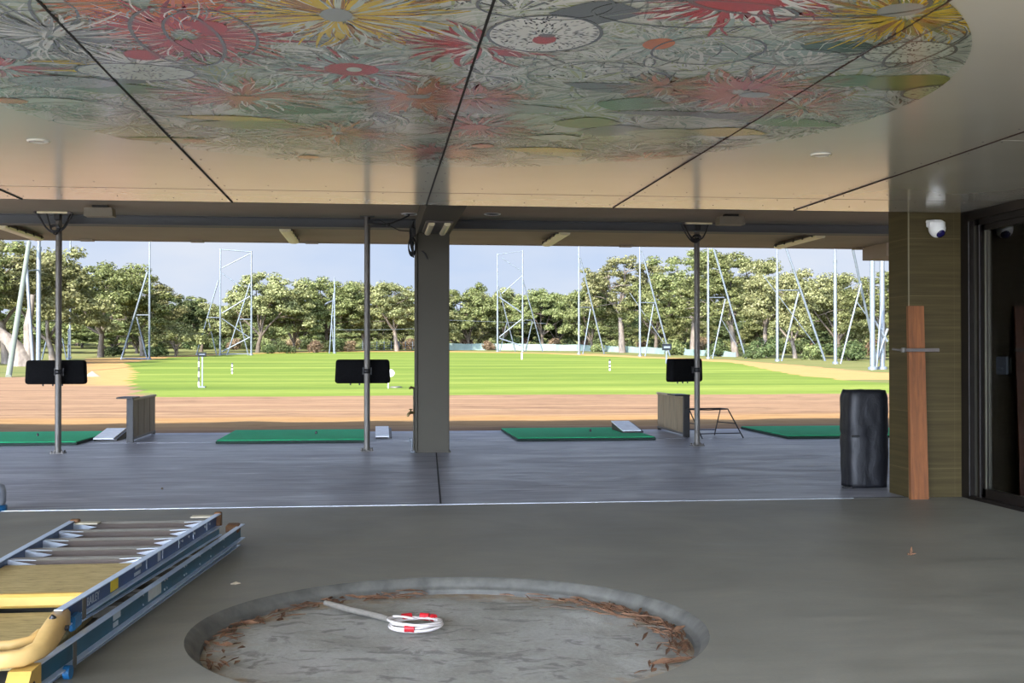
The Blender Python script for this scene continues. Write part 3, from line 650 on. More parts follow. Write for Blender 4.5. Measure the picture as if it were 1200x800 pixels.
# cable run from middle post to the column, plus bundle on the column's left face
mb = MB()
mb.tube([V(px, py, 17.7) for px, py in ((431, 260), (440, 262), (452, 263), (460, 261), (470, 257), (480, 252))], .012, 8)
mb.tube([V(px, py, 17.7) for px, py in ((431, 259), (445, 258), (456, 264), (468, 270), (482, 271), (487, 268))], .008, 8)
p = V(455, 263.5, 17.68); mb.lathe((p.x, p.y, p.z - .03), [(.02, 0), (.035, .02), (.035, .04), (.02, .06)], 10)
p = V(433, 260, 17.7); mb.box((p.x - .03, p.y - .03, p.z - .03), (p.x + .05, p.y + .03, p.z + .03))
o = obj('hanging_cable', mb, M['cable']); tag(o, 'thin black cable strung from the middle post to the column', 'cable'); relocate(o, V(455, 270, 17.7))
mb = MB(); cxl = .575
for i in range(8):
    a = random.uniform(0, .06); mb.tube([(cxl - .03 - a * math.sin(t * PI), 17.62 - .02 * i / 8 + .02 * math.cos(t * 6 + i), 3.5 - t * (.34 + .03 * i)) for t in [k / 10 for k in range(11)]], .011, 7)
for i in range(7): mb.tube([(cxl - .05 + .055 * math.cos(a), 17.57 + .015 * i, 3.12 + (.10 + .008 * i) * math.sin(a)) for a in [2 * PI * k / 16 for k in range(16)]], .011, 6, closed=True)
mb.box((cxl - .06, 17.52, 3.26), (cxl + .0, 17.60, 3.40), bev=.01)
mb.tube([(cxl + .10, 17.60, 3.05), (cxl + .15, 17.58, 3.0), (cxl + .18, 17.59, 2.93)], .012, 7)
o = obj('coiled_cable', mb, M['cable']); tag(o, 'thick coil of black cable on the upper left of the column', 'cable'); relocate(o, (cxl - .05, 17.6, 3.0))
# tap on the column
r = thing('garden_tap', (.55, 17.75, .30), 'small brass garden tap with riser pipe on the column side', 'tap')
mb = MB(); mb.tube([(.56, 17.8, .02), (.56, 17.8, .98)], .014, 10); mb.box((.545, 17.78, .3), (.58, 17.82, .34)); mb.box((.545, 17.78, .8), (.58, 17.82, .84)); obj('pipe', mb, M['column'], r)
mb = MB(); mb.tube([(.56, 17.78, .60), (.50, 17.74, .60), (.47, 17.73, .575), (.465, 17.73, .54)], [.02, .024, .022, .018], 12); mb.lathe((.51, 17.745, .61), [(.01, 0), (.01, .03), (.03, .035), (.03, .045), (.0, .05)], 12); obj('spout', mb, M['chrome'], r)
mb = MB(); mb.tube([(.56, 17.78, .97), (.51, 17.76, .985), (.49, 17.75, .96)], [.016, .022, .014], 10); obj('valve', mb, M['chrome'], r)
mb = MB(); mb.tube([(.49, 17.6, .2), (.52, 17.6, .18), (.53, 17.6, .06), (.50, 17.58, .012), (.56, 17.58, .012)], [.012] * 5, 8); mb.box((.48, 17.58, .17), (.53, 17.62, .22), bev=.006)
o = obj('pipe_offcut', mb, M['galv']); tag(o, 'pale grey bent pipe piece beside the foot of the column', 'pipe'); relocate(o, (.52, 17.6, 0))

# tee mats
for x0, x1_, lab in ((-7.6, -4.88, 'at the far left, behind the leftmost post'), (-2.66, -.16, 'left of the column, behind the middle post'), (2.38, 4.80, 'right of the column, beside the right divider'), (7.16, 9.9, 'at the far right, behind the black trestle frame')):
    r = thing('tee_mat', ((x0 + x1_) / 2, 21, 0), 'green synthetic turf tee mat ' + lab, 'mat', 'green tee mats on the slab')
    mb = MB(); mb.box((x0, 19.7, .004), (x1_, 22.35, .045), bev=.006); obj('rubber_base', mb, M['greenmat_edge'], r)
    mb = MB(); mb.box((x0 + .01, 19.73, .045), (x1_ - .01, 22.34, .058), bev=.004); obj('turf_top', mb, M['turf'], r)
    mb = MB(); mb.lathe((x0 + (x1_ - x0) * .63, 21.1, .058), [(.02, 0), (.02, .03), (.012, .05)], 10); obj('rubber_tee', mb, M['blackmetal'], r)
# ball trays
for x, y, lab in ((-4.62, 21.0, 'at the right edge of the leftmost mat'), (.12, 21.0, 'between the middle post and the column'), (4.62, 21.15, 'against the right divider')):
    r = thing('ball_tray', (x, y, 0), 'low white wedge shaped ball tray ' + lab, 'tray', 'ball trays beside the mats')
    w = .19 if x > .5 or x < -1 else .14
    z0 = .06 if x > .5 else 0.0
    xx = x - .0
    mb = MB(); mb.prism([(y - .45, z0), (y + .55, z0), (y + .55, z0 + .13), (y + .45, z0 + .13), (y - .45, z0 + .03)], 'x', xx - w, xx + w); obj('body', mb, M['blackmetal'], r)
    mb = MB(); mb.hexa([(xx - w - .01, y - .47, z0 + .031), (xx + w - .05, y - .47, z0 + .031), (xx + w - .05, y + .56, z0 + .141), (xx - w - .01, y + .56, z0 + .141), (xx - w - .01, y - .47, z0 + .05), (xx + w - .05, y - .47, z0 + .05), (xx + w - .05, y + .56, z0 + .16), (xx - w - .01, y + .56, z0 + .16)]); obj('lid', mb, simple('pale tray lid', rgb(232, 236, 242), .35), r)
# bay dividers
def divider(x, y0, y1, flip, label):
    r = thing('bay_divider', (x, (y0 + y1) / 2, 0), label, 'divider', 'bay dividers')
    mb = MB(); mb.box((x - .018, y0 + .08, .07), (x + .018, y1, .70), bev=.003)
    obj('panel', mb, M['board'], r)
    for k in (1, 2, 3):
        yy = y0 + .08 + (y1 - y0 - .08) * k / 4; mb = MB(); mb.box((x - .024, yy - .006, .075), (x + .024, yy + .006, .70)); obj('batten', mb, M['board'], r)
    mb = MB(); mb.box((x - .04, y0 + .06, .70), (x + .04, y1 + .02, .735), bev=.005); obj('top_rail', mb, simple('pale cap rail', rgb(176, 158, 130), .6), r)
    mb = MB(); mb.box((x - .03, y0 + .06, .035), (x + .03, y1, .07), bev=.003); obj('bottom_rail', mb, M['galv_dull'], r)
    mb = MB(); mb.box((x - .055, y0, 0), (x + .055, y0 + .08, .735), bev=.004); obj('end_post', mb, M['blackmetal'], r)
    mb = MB(); s_ = -1 if not flip else 1; mb.box((x + .055, y0 - .02, .735), (x - .22, y0 + .55, .762), bev=.005); obj('shelf_cap', mb, M['blackmetal'], r)
    mb = MB(); mb.box((x - .03, y1 - .1, 0), (x + .03, y1 - .04, .036)); obj('foot', mb, M['blackmetal'], r)
g = G(152, 518.5); divider(g.x, g.y, 22.3, False, 'tan bay divider board with black end post between left bays')
g = G(805, 512); divider(g.x, g.y, 22.45, False, 'tan bay divider board with black end post by the trestle')
# black trestle frame
a0 = G(823, 514.5); a1 = G(871, 513.5); b0 = G(817, 500); b1 = G(846, 510)
r = thing('trestle_frame', ((a0.x + a1.x) / 2, a0.y + .4, 0), 'thin black tubular trestle frame standing right of the post', 'frame')
T0, T1 = Vector((a0.x - .12, a0.y + .42, .50)), Vector((a1.x - .15, a1.y + .42, .50))
T2, T3 = T0 + Vector((-.02, .25, -.0)), T1 + Vector((-.06, .25, 0))
def tb(name, pts, rr=.011): mb = MB(); mb.tube(pts, rr, 8); return obj(name, mb, M['blackmetal'], r)
tb('leg', [a0 + Vector((0, 0, .01)), T0]); tb('leg', [a1 + Vector((0, 0, .01)), T1])
b0 = Vector((a0.x - .05, a0.y + 1.05, .01)); b1 = Vector((a1.x - .30, a1.y + .75, .01))
tb('leg', [b0, T2]); tb('leg', [b1, T3])
tb('top_rail', [T0, (T0 + T1) / 2 + Vector((0, 0, -.012)), T1]); tb('top_rail', [T2, T3]); tb('end_rail', [T0, T2]); tb('end_rail', [T1, T3])
tb('cross_rail', [a0.lerp(T0, .18), a1.lerp(T1, .18)], .009); tb('cross_rail', [b0.lerp(T2, .2), b1.lerp(T3, .2)], .009); tb('side_rail', [a1.lerp(T1, .5), b1.lerp(T3, .5)], .009); tb('side_rail', [a0.lerp(T0, .5), b0.lerp(T2, .5)], .009)

# wrapped black item
random.seed(8)
g0 = G(996, 573); mb = MB(); wx, wy, ww, wd, wh = g0.x + .02, g0.y, .46, .36, 1.08
ns, nh = 44, 26; vs = []; fs = []
ccx, ccy = wx + ww / 2, wy + wd / 2 + .02
for j in range(nh + 1):
    t = j / nh; z = .01 + wh * t
    for k in range(ns):
        a = 2 * PI * k / ns; c, s_ = math.cos(a), math.sin(a); e = 5.5
        rr = (abs(c / (ww / 2)) ** e + abs(s_ / (wd / 2)) ** e) ** (-1 / e)
        fold = .010 * noise.noise((c * 2.2 + t * 3, s_ * 2.2, t * 4)) + .006 * abs(noise.noise((c * 5, s_ * 5 + t * 2, t * 7)))
        sh = 1 - .10 * max(0, t - .93) / .07 - .03 * (1 - t) + .02 * math.sin(t * 3)
        waist = -.012 * math.exp(-((t - .53) / .02) ** 2)
        rr = rr * sh + fold + waist; vs.append((ccx + rr * c, ccy + rr * s_, z + .012 * noise.noise((c * 2, s_ * 2, 3)) * t))
for j in range(nh):
    for k in range(ns): k2 = (k + 1) % ns; fs.append((j * ns + k, j * ns + k2, (j + 1) * ns + k2, (j + 1) * ns + k))
fs.append(tuple(range(ns - 1, -1, -1))); fs.append(tuple(range(nh * ns, nh * ns + ns)))
mb.add(vs, fs, 0, True)
r = thing('wrapped_box', (ccx, ccy, 0), 'waist high black box wrapped in plastic film beside the stone pillar', 'wrapped box')
obj('wrapping', mb, M['wrap'], r)
mb = MB(); mb.box((wx - .004, wy + .0, .57), (wx + .10, wy + .018, .595), bev=.004); obj('tape', mb, M['cable'], r)
mb = MB(); mb.box((wx - .06, wy + .06, .0), (wx + .05, wy + .12, .02), bev=.004); obj('foot', mb, M['cable'], r)

# timber plank against the pillar corner, with metal bar, camera
g = G(1075, 583); r0 = 0
mb = MB(); x0, x1_ = 5.47, 5.66; zt = V(1072, 358, 11.4).z
mb.hexa([(x0 - .02, 11.38, .0), (x1_ - .02, 11.38, .0), (x1_ - .02, 11.43, 0), (x0 - .02, 11.43, 0), (x0, 11.475, zt), (x1_ - .02, 11.475, zt), (x1_ - .02, 11.522, zt), (x0, 11.522, zt)])
o = obj('timber_plank', mb, M['timber']); tag(o, 'red brown timber plank leaning on the corner of the stone pillar', 'plank'); relocate(o, (x0 + .13, 11.4, 0))
r = thing('pull_bar', (5.6, 11.35, 1.53), 'short grey metal bar held across the timber plank', 'bar')
p = V(1055, 410, 11.36); q = V(1100, 411, 11.36); mb = MB(); mb.box((p.x + .02, 11.34, p.z - .018), (q.x, 11.36, p.z + .018), bev=.004); obj('bar', mb, M['housing'], r)
mb = MB(); mb.tube([(p.x + .03, 11.35, p.z), (p.x + .03, 11.44, p.z), (p.x - .02, 11.50, p.z + .01)], .012, 8); mb.lathe((p.x + .03, 11.35, p.z - .026), [(.02, 0), (.026, .01), (.026, .04), (.02, .052)], 12); obj('clamp', mb, M['galv_dull'], r)
p = V(1097, 268, 11.46); r = thing('security_camera', (p.x, YL, p.z), 'white dome security camera high on the stone pillar', 'security camera')
mb = MB(); mb.box((p.x - .085, 11.50, p.z + .06), (p.x + .085, YL, p.z + .095), bev=.012)
mb.box((p.x - .085, 11.40, p.z + .0), (p.x + .085, YL, p.z + .09), bev=.025); obj('mount', mb, M['white'], r)
mb = MB(); prof = []
for k in range(9): t = PI / 2 * k / 8; prof.append((.086 * math.sin(t), -.086 * math.cos(t) * 1.15))
prof += [(.080, .04), (.074, .055)]
mb.lathe((p.x, 11.44, p.z + .005), prof, 28); dome = obj('dome', mb, M['white'], r)
mb = MB(); mb2 = []; 
cc = Vector((p.x + .012, 11.44 - .035, p.z - .045)); dn = Vector((.12, -.75, -.6)).normalized(); u_ = dn.orthogonal().normalized(); w_ = dn.cross(u_)
vs = []; 
for rr, d in ((.048, .0), (.045, .016), (.03, .026), (.012, .031)):
    for k in range(20): a = 2 * PI * k / 20; vs.append(cc + dn * (d + .012) + (u_ * math.cos(a) + w_ * math.sin(a)) * rr)
fs = [(i * 20 + k, i * 20 + (k + 1) % 20, (i + 1) * 20 + (k + 1) % 20, (i + 1) * 20 + k) for i in range(3) for k in range(20)] + [tuple(range(60, 80))]
mb.add(vs, fs, 0, True); obj('lens', mb, M['lens'], dome)

# ================================================================== ladders
def channel(p0, p1, z0, z1, side, name, mat, parent, fl=.035, topflange=True):
    """C-profile rail from p0 to p1 (x,y), open to 'side'; flanges are a part with their sheen painted in as a paler tone"""
    d = Vector((p1[0] - p0[0], p1[1] - p0[1], 0)); L = d.length; d.normalize(); s_ = Vector((d.y, -d.x, 0)) * side; a = Vector((p0[0], p0[1], 0)); mb = MB()
    def bx(mb, u0, u1, za, zb, mi=0):
        q = [a + s_ * u0, a + s_ * u1, a + s_ * u1 + d * L, a + s_ * u0 + d * L]; mb.hexa([v + Vector((0, 0, za)) for v in q] + [v + Vector((0, 0, zb)) for v in q], mi)
    bx(mb, -.004, 0, z0, z1); web = obj(name, mb, mat, parent)
    mb = MB(); bx(mb, 0, fl, z0, z0 + .005)
    if topflange: bx(mb, -.004, fl, z1, z1 + .005)
    obj('flange', mb, M['flange'], web); return web, d, s_, a
def put_text(txt, size, web, a, d, s_, along, z, mat, off=.001):
    cu = bpy.data.curves.new('lettering', 'FONT'); cu.body = txt; cu.size = size; cu.extrude = .0006
    t = bpy.data.objects.new('lettering', cu); C.objects.link(t)
    me = bpy.data.meshes.new_from_object(t.evaluated_get(bpy.context.evaluated_depsgraph_get()))
    C.objects.unlink(t); bpy.data.objects.remove(t)
    X = d; Zv = Vector((0, 0, 1)); Yv = Zv; Nn = X.cross(Yv)
    if Nn.dot(s_) < 0: X = -X; Nn = X.cross(Yv)
    mat4 = Matrix((X, Yv, Nn)).transposed().to_4x4(); org = a + d * along + s_ * off + Vector((0, 0, z)) - base_of(web)
    me.transform(Matrix.Translation(org) @ mat4); me.materials.clear(); me.materials.append(mat)
    o = bpy.data.objects.new('lettering', me); C.objects.link(o); o.parent = web; return o
def plate(web, a, d, s_, l0, l1, z0, z1, mat, name, off=.001, th=.0015):
    mb = MB(); q = [a + d * l0 + s_ * off, a + d * l1 + s_ * off, a + d * l1 + s_ * (off + th), a + d * l0 + s_ * (off + th)]
    mb.hexa([v + Vector((0, 0, z0)) for v in q] + [v + Vector((0, 0, z1)) for v in q]); return obj(name, mb, mat, web)
def lx(p0, p1, y): return p0[0] + (p1[0] - p0[0]) * (y - p0[1]) / (p1[1] - p0[1])
def round_cap(mb, c, w, l, z0, z1):
    mb.prism([(c[1] + l * u, z0 + (z1 - z0) * v) for u, v in ((0, 0), (.85, 0), (1, .15), (1, .8), (.8, 1.0), (0, 1.0))], 'x', c[0] - w / 2, c[0] + w / 2)
# --- lower ladder
RL0, RL1 = (-1.485, 5.21), (-1.07, 9.37); LL0, LL1 = (-2.14, 5.15), (-2.22, 9.2)
low = thing('platform_ladder', (-1.8, 7.2, 0), 'lower of two stacked ladders, teal blue rail lying on the floor', 'ladder')
w1, d1, s1, a1_ = channel(RL0, RL1, .045, .15, 1, 'side_rail', M['teal'], low)
w1b, *_ = channel((RL0[0] - .02, RL0[1] + .25), (RL1[0] - .02, RL1[1] - .08), .0, .038, 1, 'rear_rail', M['teal'], low, .03, False)
w2, d2, s2, a2_ = channel(LL0, LL1, .045, .15, -1, 'side_rail', M['teal'], low)
channel((LL0[0] + .02, LL0[1] + .2), (LL1[0] + .02, LL1[1] - .1), 0, .038, -1, 'rear_rail', M['teal'], low, .03, False)
for y in (9.0, 8.55, 8.15, 7.75, 7.38, 7.0, 6.65):
    xa, xb = lx(LL0, LL1, y) + .005, lx(RL0, RL1, y) - .005; mb = MB(); mb.box((xa, y - .045, .09), (xb, y + .045, .115), bev=.003); mb.box((xa, y - .045, .05), (xb, y - .035, .09)); obj('tread', mb, M['tread'], low)
mb = MB(); mb.box((-2.13, 5.35, .10), (lx(RL0, RL1, 5.4) - .02, 6.35, .145), bev=.008); obj('platform', mb, M['platform'], low)
mb = MB(); mb.prism([(RL0[1] - .17, .02), (RL0[1] - .10, 0), (RL0[1] + .02, 0), (RL0[1] + .02, .165), (RL0[1] - .12, .165), (RL0[1] - .17, .12)], 'x', RL0[0] - .05, RL0[0] + .045); cap = obj('end_cap', mb, M['yellow'], low)
mb = MB(); mb.prism([(LL0[1] - .17, .02), (LL0[1] - .10, 0), (LL0[1] + .02, 0), (LL0[1] + .02, .165), (LL0[1] - .12, .165), (LL0[1] - .17, .12)], 'x', LL0[0] - .05, LL0[0] + .045); obj('end_cap', mb, M['yellow'], low)
mb = MB(); mb.tube([(RL0[0] + .047, RL0[1] - .09, .10), (RL0[0] + .03, RL0[1] - .09, .10)], .016, 12); obj('bolt_hole', mb, M['blackmetal'], cap)
for y, mt in ((RL1[1] - .02, 'rust'),):
    mb = MB(); mb.box((RL1[0] - .10, y - .12, .10), (RL1[0] - .0, y + .02, .165), bev=.01); obj('rubber_foot', mb, M[mt], low)
    mb = MB(); mb.box((LL1[0], LL1[1] - .12, .10), (LL1[0] + .1, LL1[1] + .02, .165), bev=.01); obj('rubber_foot', mb, M[mt], low)
plate(w1, a1_, d1, s1, .42, .46, .03, .15, M['galv_dull'], 'bracket_plate', .036, .004)
mb = MB(); q = a1_ + d1 * .36 + s1 * .03; mb.tube([q + Vector((0, 0, .032)) - s1 * .01, q + Vector((0, 0, .032)) + s1 * .02], .032, 16); obj('round_stop', mb, M['bluecap'], low)
plate(w1, a1_, d1, s1, 1.72, 1.98, .065, .132, M['stickerw'], 'white_sticker'); plate(w1, a1_, d1, s1, 1.10, 1.22, .095, .135, M['letter'], 'worn_sticker'); plate(w1, a1_, d1, s1, 1.10, 1.18, .06, .085, M['letter'], 'worn_sticker')
for k, al in enumerate((1.62, 2.05, 2.1, 2.5, 2.55, 2.9, 3.2, 3.6)):
    for z in (.07, .125):
        q = a1_ + d1 * al; mb = MB(); mb.tube([q + Vector((0, 0, z)), q + s1 * .006 + Vector((0, 0, z))], .006, 8); obj('rivet', mb, M['alu'], w1)
put_text('BAILEY', .036, w1b, Vector((RL0[0] - .02, RL0[1] + .25, 0)), d1, s1, 1.0, .006, M['letter'], .002)
# --- upper ladder
RU0, RU1 = (-1.49, 5.63), (-1.19, 8.90); LU0, LU1 = (-2.15, 5.63), (-2.15, 8.63)
upn = thing('platform_ladder', (-1.75, 7.2, .16), 'upper of two stacked ladders with tan platforms and BAILEY on its blue rail', 'ladder')
w3, d3, s3, a3_ = channel(RU0, RU1, .21, .30, 1, 'side_rail', M['blue'], upn)
channel((RU0[0] - .01, RU0[1] + .25), (RU1[0] + .03, RU1[1] - .1), .158, .203, 1, 'rear_rail', M['teal'], upn, .02, False)
w4, d4, s4, a4_ = channel(LU0, LU1, .21, .30, -1, 'side_rail', M['blue'], upn)
channel((LU0[0], LU0[1] + .2), (LU1[0], LU1[1] - .1), .158, .203, -1, 'rear_rail', M['teal'], upn, .02, False)
for y in (8.66, 8.28, 7.90, 7.52, 7.18):
    xa, xb = lx(LU0, LU1, y) + .005, lx(RU0, RU1, y) - .005; mb = MB(); mb.box((xa, y - .05, .262), (xb, y + .05, .282), bev=.003)
    for k in range(3): mb.box((xa, y - .035 + k * .03, .282), (xb, y - .025 + k * .03, .286))
    mb.box((xa, y - .056, .225), (xb, y - .050, .278), 1); t = obj('tread', mb, [M['tread'], M['lip']], upn)
    for xx, sg in ((xa, 1), (xb, -1)):
        mb = MB(); mb.add([(xx, y - .085, .292), (xx + sg * .16, y - .085, .262), (xx, y - .085, .225), (xx, y - .089, .292), (xx + sg * .16, y - .089, .262), (xx, y - .089, .225)], [(0, 1, 2), (3, 5, 4), (0, 3, 4, 1), (1, 4, 5, 2), (2, 5, 3, 0)])
        mb.add([(xx, y - .085, .292), (xx, y - .02, .292), (xx + sg * .16, y - .085, .288), (xx, y - .085, .289), (xx, y - .02, .289), (xx + sg * .16, y - .085, .285)], [(0, 1, 2), (3, 5, 4), (0, 3, 4, 1), (1, 4, 5, 2), (2, 5, 3, 0)])
        obj('brace', mb, M['alu'], t)
# platforms with yellow front lips
mb = MB(); y0, y1_ = 6.20, 7.03; mb.hexa([(LU0[0] + .01, y0, .245), (lx(RU0, RU1, y0) - .01, y0, .245), (lx(RU0, RU1, y1_) - .01, y1_, .245), (LU0[0] + .01, y1_, .245), (LU0[0] + .01, y0, .272), (lx(RU0, RU1, y0) - .01, y0, .272), (lx(RU0, RU1, y1_) - .01, y1_, .272), (LU0[0] + .01, y1_, .272)]); pf = obj('platform', mb, M['platform'], upn)
mb = MB(); mb.box((LU0[0] + .01, 6.15, .205), (lx(RU0, RU1, 6.2) - .012, 6.21, .276), bev=.014); obj('front_lip', mb, M['yellow'], pf)
mb = MB(); mb.hexa([(LU0[0] + .01, 5.42, .165), (-1.53, 5.42, .165), (-1.49, 6.12, .165), (LU0[0] + .01, 6.12, .165), (LU0[0] + .01, 5.42, .19), (-1.53, 5.42, .19), (-1.49, 6.12, .19), (LU0[0] + .01, 6.12, .19)]); pf2 = obj('platform', mb, M['platform'], upn)
mb = MB(); path = [(-1.475, 5.68, .255), (-1.46, 5.52, .252), (-1.445, 5.34, .24), (-1.45, 5.22, .222), (-1.50, 5.15, .208), (-1.60, 5.125, .205), (-1.75, 5.12, .205), (-2.0, 5.12, .205), (-2.12, 5.15, .208), (-2.17, 5.24, .222), (-2.17, 5.5, .25), (-2.16, 5.68, .255)]
# flat rounded moulding: box section swept
sec = [(-.034, -.045), (.034, -.045), (.042, -.03), (.042, .028), (.03, .044), (-.03, .044), (-.042, .028), (-.042, -.03)]
vs = []; fs = []; P_ = [Vector(p) for p in path]
for i, p in enumerate(P_):
    t = (P_[min(i + 1, len(P_) - 1)] - P_[max(i - 1, 0)]).normalized(); sd = t.cross(Vector((0, 0, 1))).normalized(); up_ = sd.cross(t)
    k_ = .75 if 2 < i < 9 else 1.0
    for u, v in sec: vs.append(p + sd * u * k_ + up_ * v * k_)
for i in range(len(P_) - 1):
    for k in range(8): fs.append((i * 8 + k, i * 8 + (k + 1) % 8, (i + 1) * 8 + (k + 1) % 8, (i + 1) * 8 + k))
fs.append(tuple(range(7, -1, -1))); fs.append(tuple(range(len(vs) - 8, len(vs)))); mb.add(vs, fs, 0, True)
hp = obj('top_handle', mb, M['tanplastic'], upn)
mb = MB(); mb.tube([(-1.47, 5.5, .29), (-1.46, 5.5, .305)], .014, 12); mb.tube([(-1.395, 5.5, .25), (-1.41, 5.5, .25)], .013, 12); obj('bolt_hole', mb, M['blackmetal'], hp)
mb = MB(); mb.tube([(-2.1, 5.39, .205), (-1.62, 5.39, .205), (-1.54, 5.42, .215), (-1.52, 5.5, .23)], .022, 10); obj('inner_lip', mb, M['tanplastic'], upn)
for (x, y) in ((RU1[0], RU1[1]), (LU1[0], LU1[1])):
    mb = MB(); mb.box((x - .02 if x > -2 else x - .03, y - .03, .205), (x + .035, y + .03, .315), bev=.008); obj('rubber_foot', mb, M['rust'], upn)
for xx, yy, sg in ((LU1[0] + .02, LU1[1] - .02, 1), (RU1[0] - .02, RU1[1] - .04, -1)):
    mb = MB(); mb.box((xx, yy - .07, .285), (xx + sg * .16, yy + .03, .295), bev=.004); obj('foot_plate', mb, simple('pale foot plate', rgb(206, 196, 170), .5), upn)
plate(w3, a3_, d3, s3, .26, .31, .20, .30, M['galv_dull'], 'bracket_plate', .036, .004)
q = a3_ + d3 * .2 + s3 * .02; mb = MB(); mb.box((q.x - .02, q.y - .07, .17), (q.x + .02, q.y + .07, .24), bev=.01); obj('round_stop', mb, M['bluecap'], upn)
put_text('BAILEY', .062, w3, a3_, d3, s3, .43, .228, M['letter'], .002)
plate(w3, a3_, d3, s3, .80, .93, .222, .292, M['stickery'], 'yellow_sticker'); plate(w3, a3_, d3, s3, 1.24, 1.36, .262, .285, M['letter'], 'worn_sticker'); plate(w3, a3_, d3, s3, 1.22, 1.34, .225, .245, M['letter'], 'worn_sticker')
plate(w3, a3_, d3, s3, 1.70, 1.76, .225, .29, M['letter'], 'bracket_mark')
for al in (2.2, 2.28, 2.45, 2.6, 2.9, 3.05):
    q = a3_ + d3 * al; mb = MB(); mb.tube([q + Vector((0, 0, .26)), q + s3 * .006 + Vector((0, 0, .26))], .009, 8); obj('rivet', mb, M['alu'], w3)

# things on the pit floor
random.seed(21)
zp = -.095
r = thing('extension_lead', tuple(G(487, 737, zp)), 'white cord coiled with red tape, joined to a grey conduit', 'cord')
g = G(487, 737, zp); mb = MB(); nloop = 5
for i in range(nloop):
    rx = .145 + .010 * math.sin(i * 2.1); ry = .15 + .010 * math.cos(i * 1.7); ox, oy = .012 * math.sin(i * 3), .012 * math.cos(i * 2.2)
    mb.tube([(g.x + ox + rx * math.cos(a), g.y + oy + ry * math.sin(a), zp + .020 + .012 * i * (.6 + .4 * math.sin(a + i))) for a in [2 * PI * k / 28 for k in range(28)]], .0075, 7, closed=True)
mb.tube([(g.x - .13 + .03 * k, g.y + .08 - .005 * k * k, zp + .06) for k in range(5)], .007, 7)
cord = obj('coil', mb, M['cablewhite'], r)
for a in (1.15, 1.9, .75, 4.45):
    c = Vector((g.x + .147 * math.cos(a), g.y + .152 * math.sin(a), zp + .040)); tt = Vector((-math.sin(a), math.cos(a), 0)); mb = MB(); l = .028 if a != .75 else .012
    mb.tube([c - tt * l, c + tt * l], .022, 10); obj('red_tape', mb, M['red'], cord)
mb = MB(); mb.tube([(*G(px, py, zp + z)[:2], zp + z) for px, py, z in ((381, 706, .05), (392, 709, .045), (410, 714, .03), (428, 718, .022), (445, 722, .022), (462, 727, .022))], [.016, .019, .02, .02, .02, .016], 12); obj('conduit', mb, M['conduit'], r)
mb = MB()
for i in range(260):
    if i < 170: a = random.gauss(.25, .38); rr = PR - .10 - abs(random.gauss(0, .10))
    else: a = random.uniform(1.6, 3.5); rr = PR - .09 - abs(random.gauss(0, .07))
    x, y = CX + rr * math.cos(a), CY + rr * math.sin(a); L = random.uniform(.02, .10); t = a + PI / 2 + random.gauss(0, .5); z = zp + .012 + random.random() * .018; w = random.uniform(.004, .014)
    c, s_ = math.cos(t), math.sin(t); h = random.uniform(-.01, .02)
    q = [(x - L * c, y - L * s_, z), (x - w * s_, y + w * c, z + .006 + h), (x + L * c, y + L * s_, z + h), (x + w * s_, y - w * c, z + .004)]
    mb.add(q + [(v[0], v[1], v[2] - .004) for v in q], [(0, 1, 2, 3), (7, 6, 5, 4), (0, 4, 5, 1), (1, 5, 6, 2), (2, 6, 7, 3), (3, 7, 4, 0)])
o = obj('bark_litter', mb, M['litter']); tag(o, 'dry bark and leaf litter along the edge of the round pit', 'litter', kind='stuff'); relocate(o, (CX, CY, zp))
mb = MB(); mb.tube([(*G(px, py, zp + .02)[:2], zp + z) for px, py, z in ((632, 711, .015), (650, 712, .03), (672, 713, .02), (690, 712, .014))], [.004, .008, .007, .003], 7); o = obj('stick', mb, M['bark_dark']); tag(o, 'thin dark stick lying at the far edge of the pit', 'stick'); relocate(o, G(660, 712, zp))
mb = MB(); mb.tube([(*G(px, py, zp + .03)[:2], zp + z) for px, py, z in ((735, 731, .02), (760, 734, .035), (785, 736, .03), (806, 738, .02))], [.003, .007, .006, .003], 7); o = obj('stick', mb, M['bark_dark']); tag(o, 'thin brown twig on the right side of the pit', 'stick'); relocate(o, G(770, 735, zp))
# scraps on the floor
def scrap(px, py, col, lab, s_=.04):
    g = G(px, py); mb = MB(); mb.add([(g.x - s_, g.y, .002), (g.x, g.y + s_ * .6, .012), (g.x + s_, g.y + .01, .004), (g.x, g.y - s_ * .5, .006), (g.x - s_, g.y, 0), (g.x, g.y + s_ * .6, 0), (g.x + s_, g.y + .01, 0), (g.x, g.y - s_ * .5, 0)], [(0, 1, 2, 3), (7, 6, 5, 4), (0, 4, 5, 1), (1, 5, 6, 2), (2, 6, 7, 3), (3, 7, 4, 0)])
    o = obj('scrap', mb, simple('scrap', rgb(*col), .6)); tag(o, lab, 'scrap'); relocate(o, (g.x, g.y, 0)); return g
scrap(276, 684, (190, 175, 150), 'small pale scrap on the floor between ladders and pit', .032)
g = G(1068, 650); mb = MB(); mb.tube([(g.x - .02, g.y - .03, .004), (g.x, g.y, .03), (g.x + .01, g.y + .02, .06)], [.004, .012, .003], 6); mb.tube([(g.x - .03, g.y, .004), (g.x + .03, g.y - .01, .012)], [.012, .004], 6); o = obj('dry_leaf', mb, M['litter']); tag(o, 'curled dry leaf on the bare floor at the right', 'leaf'); relocate(o, (g.x, g.y, 0))
g = G(190, 573); mb = MB(); mb.lathe((g.x, g.y, 0), [(.012, 0), (.014, .01), (.006, .02)], 8); o = obj('pebble', mb, M['bark_dark']); tag(o, 'tiny dark pebble on the slab beyond the ladders', 'pebble'); relocate(o, (g.x, g.y, 0))
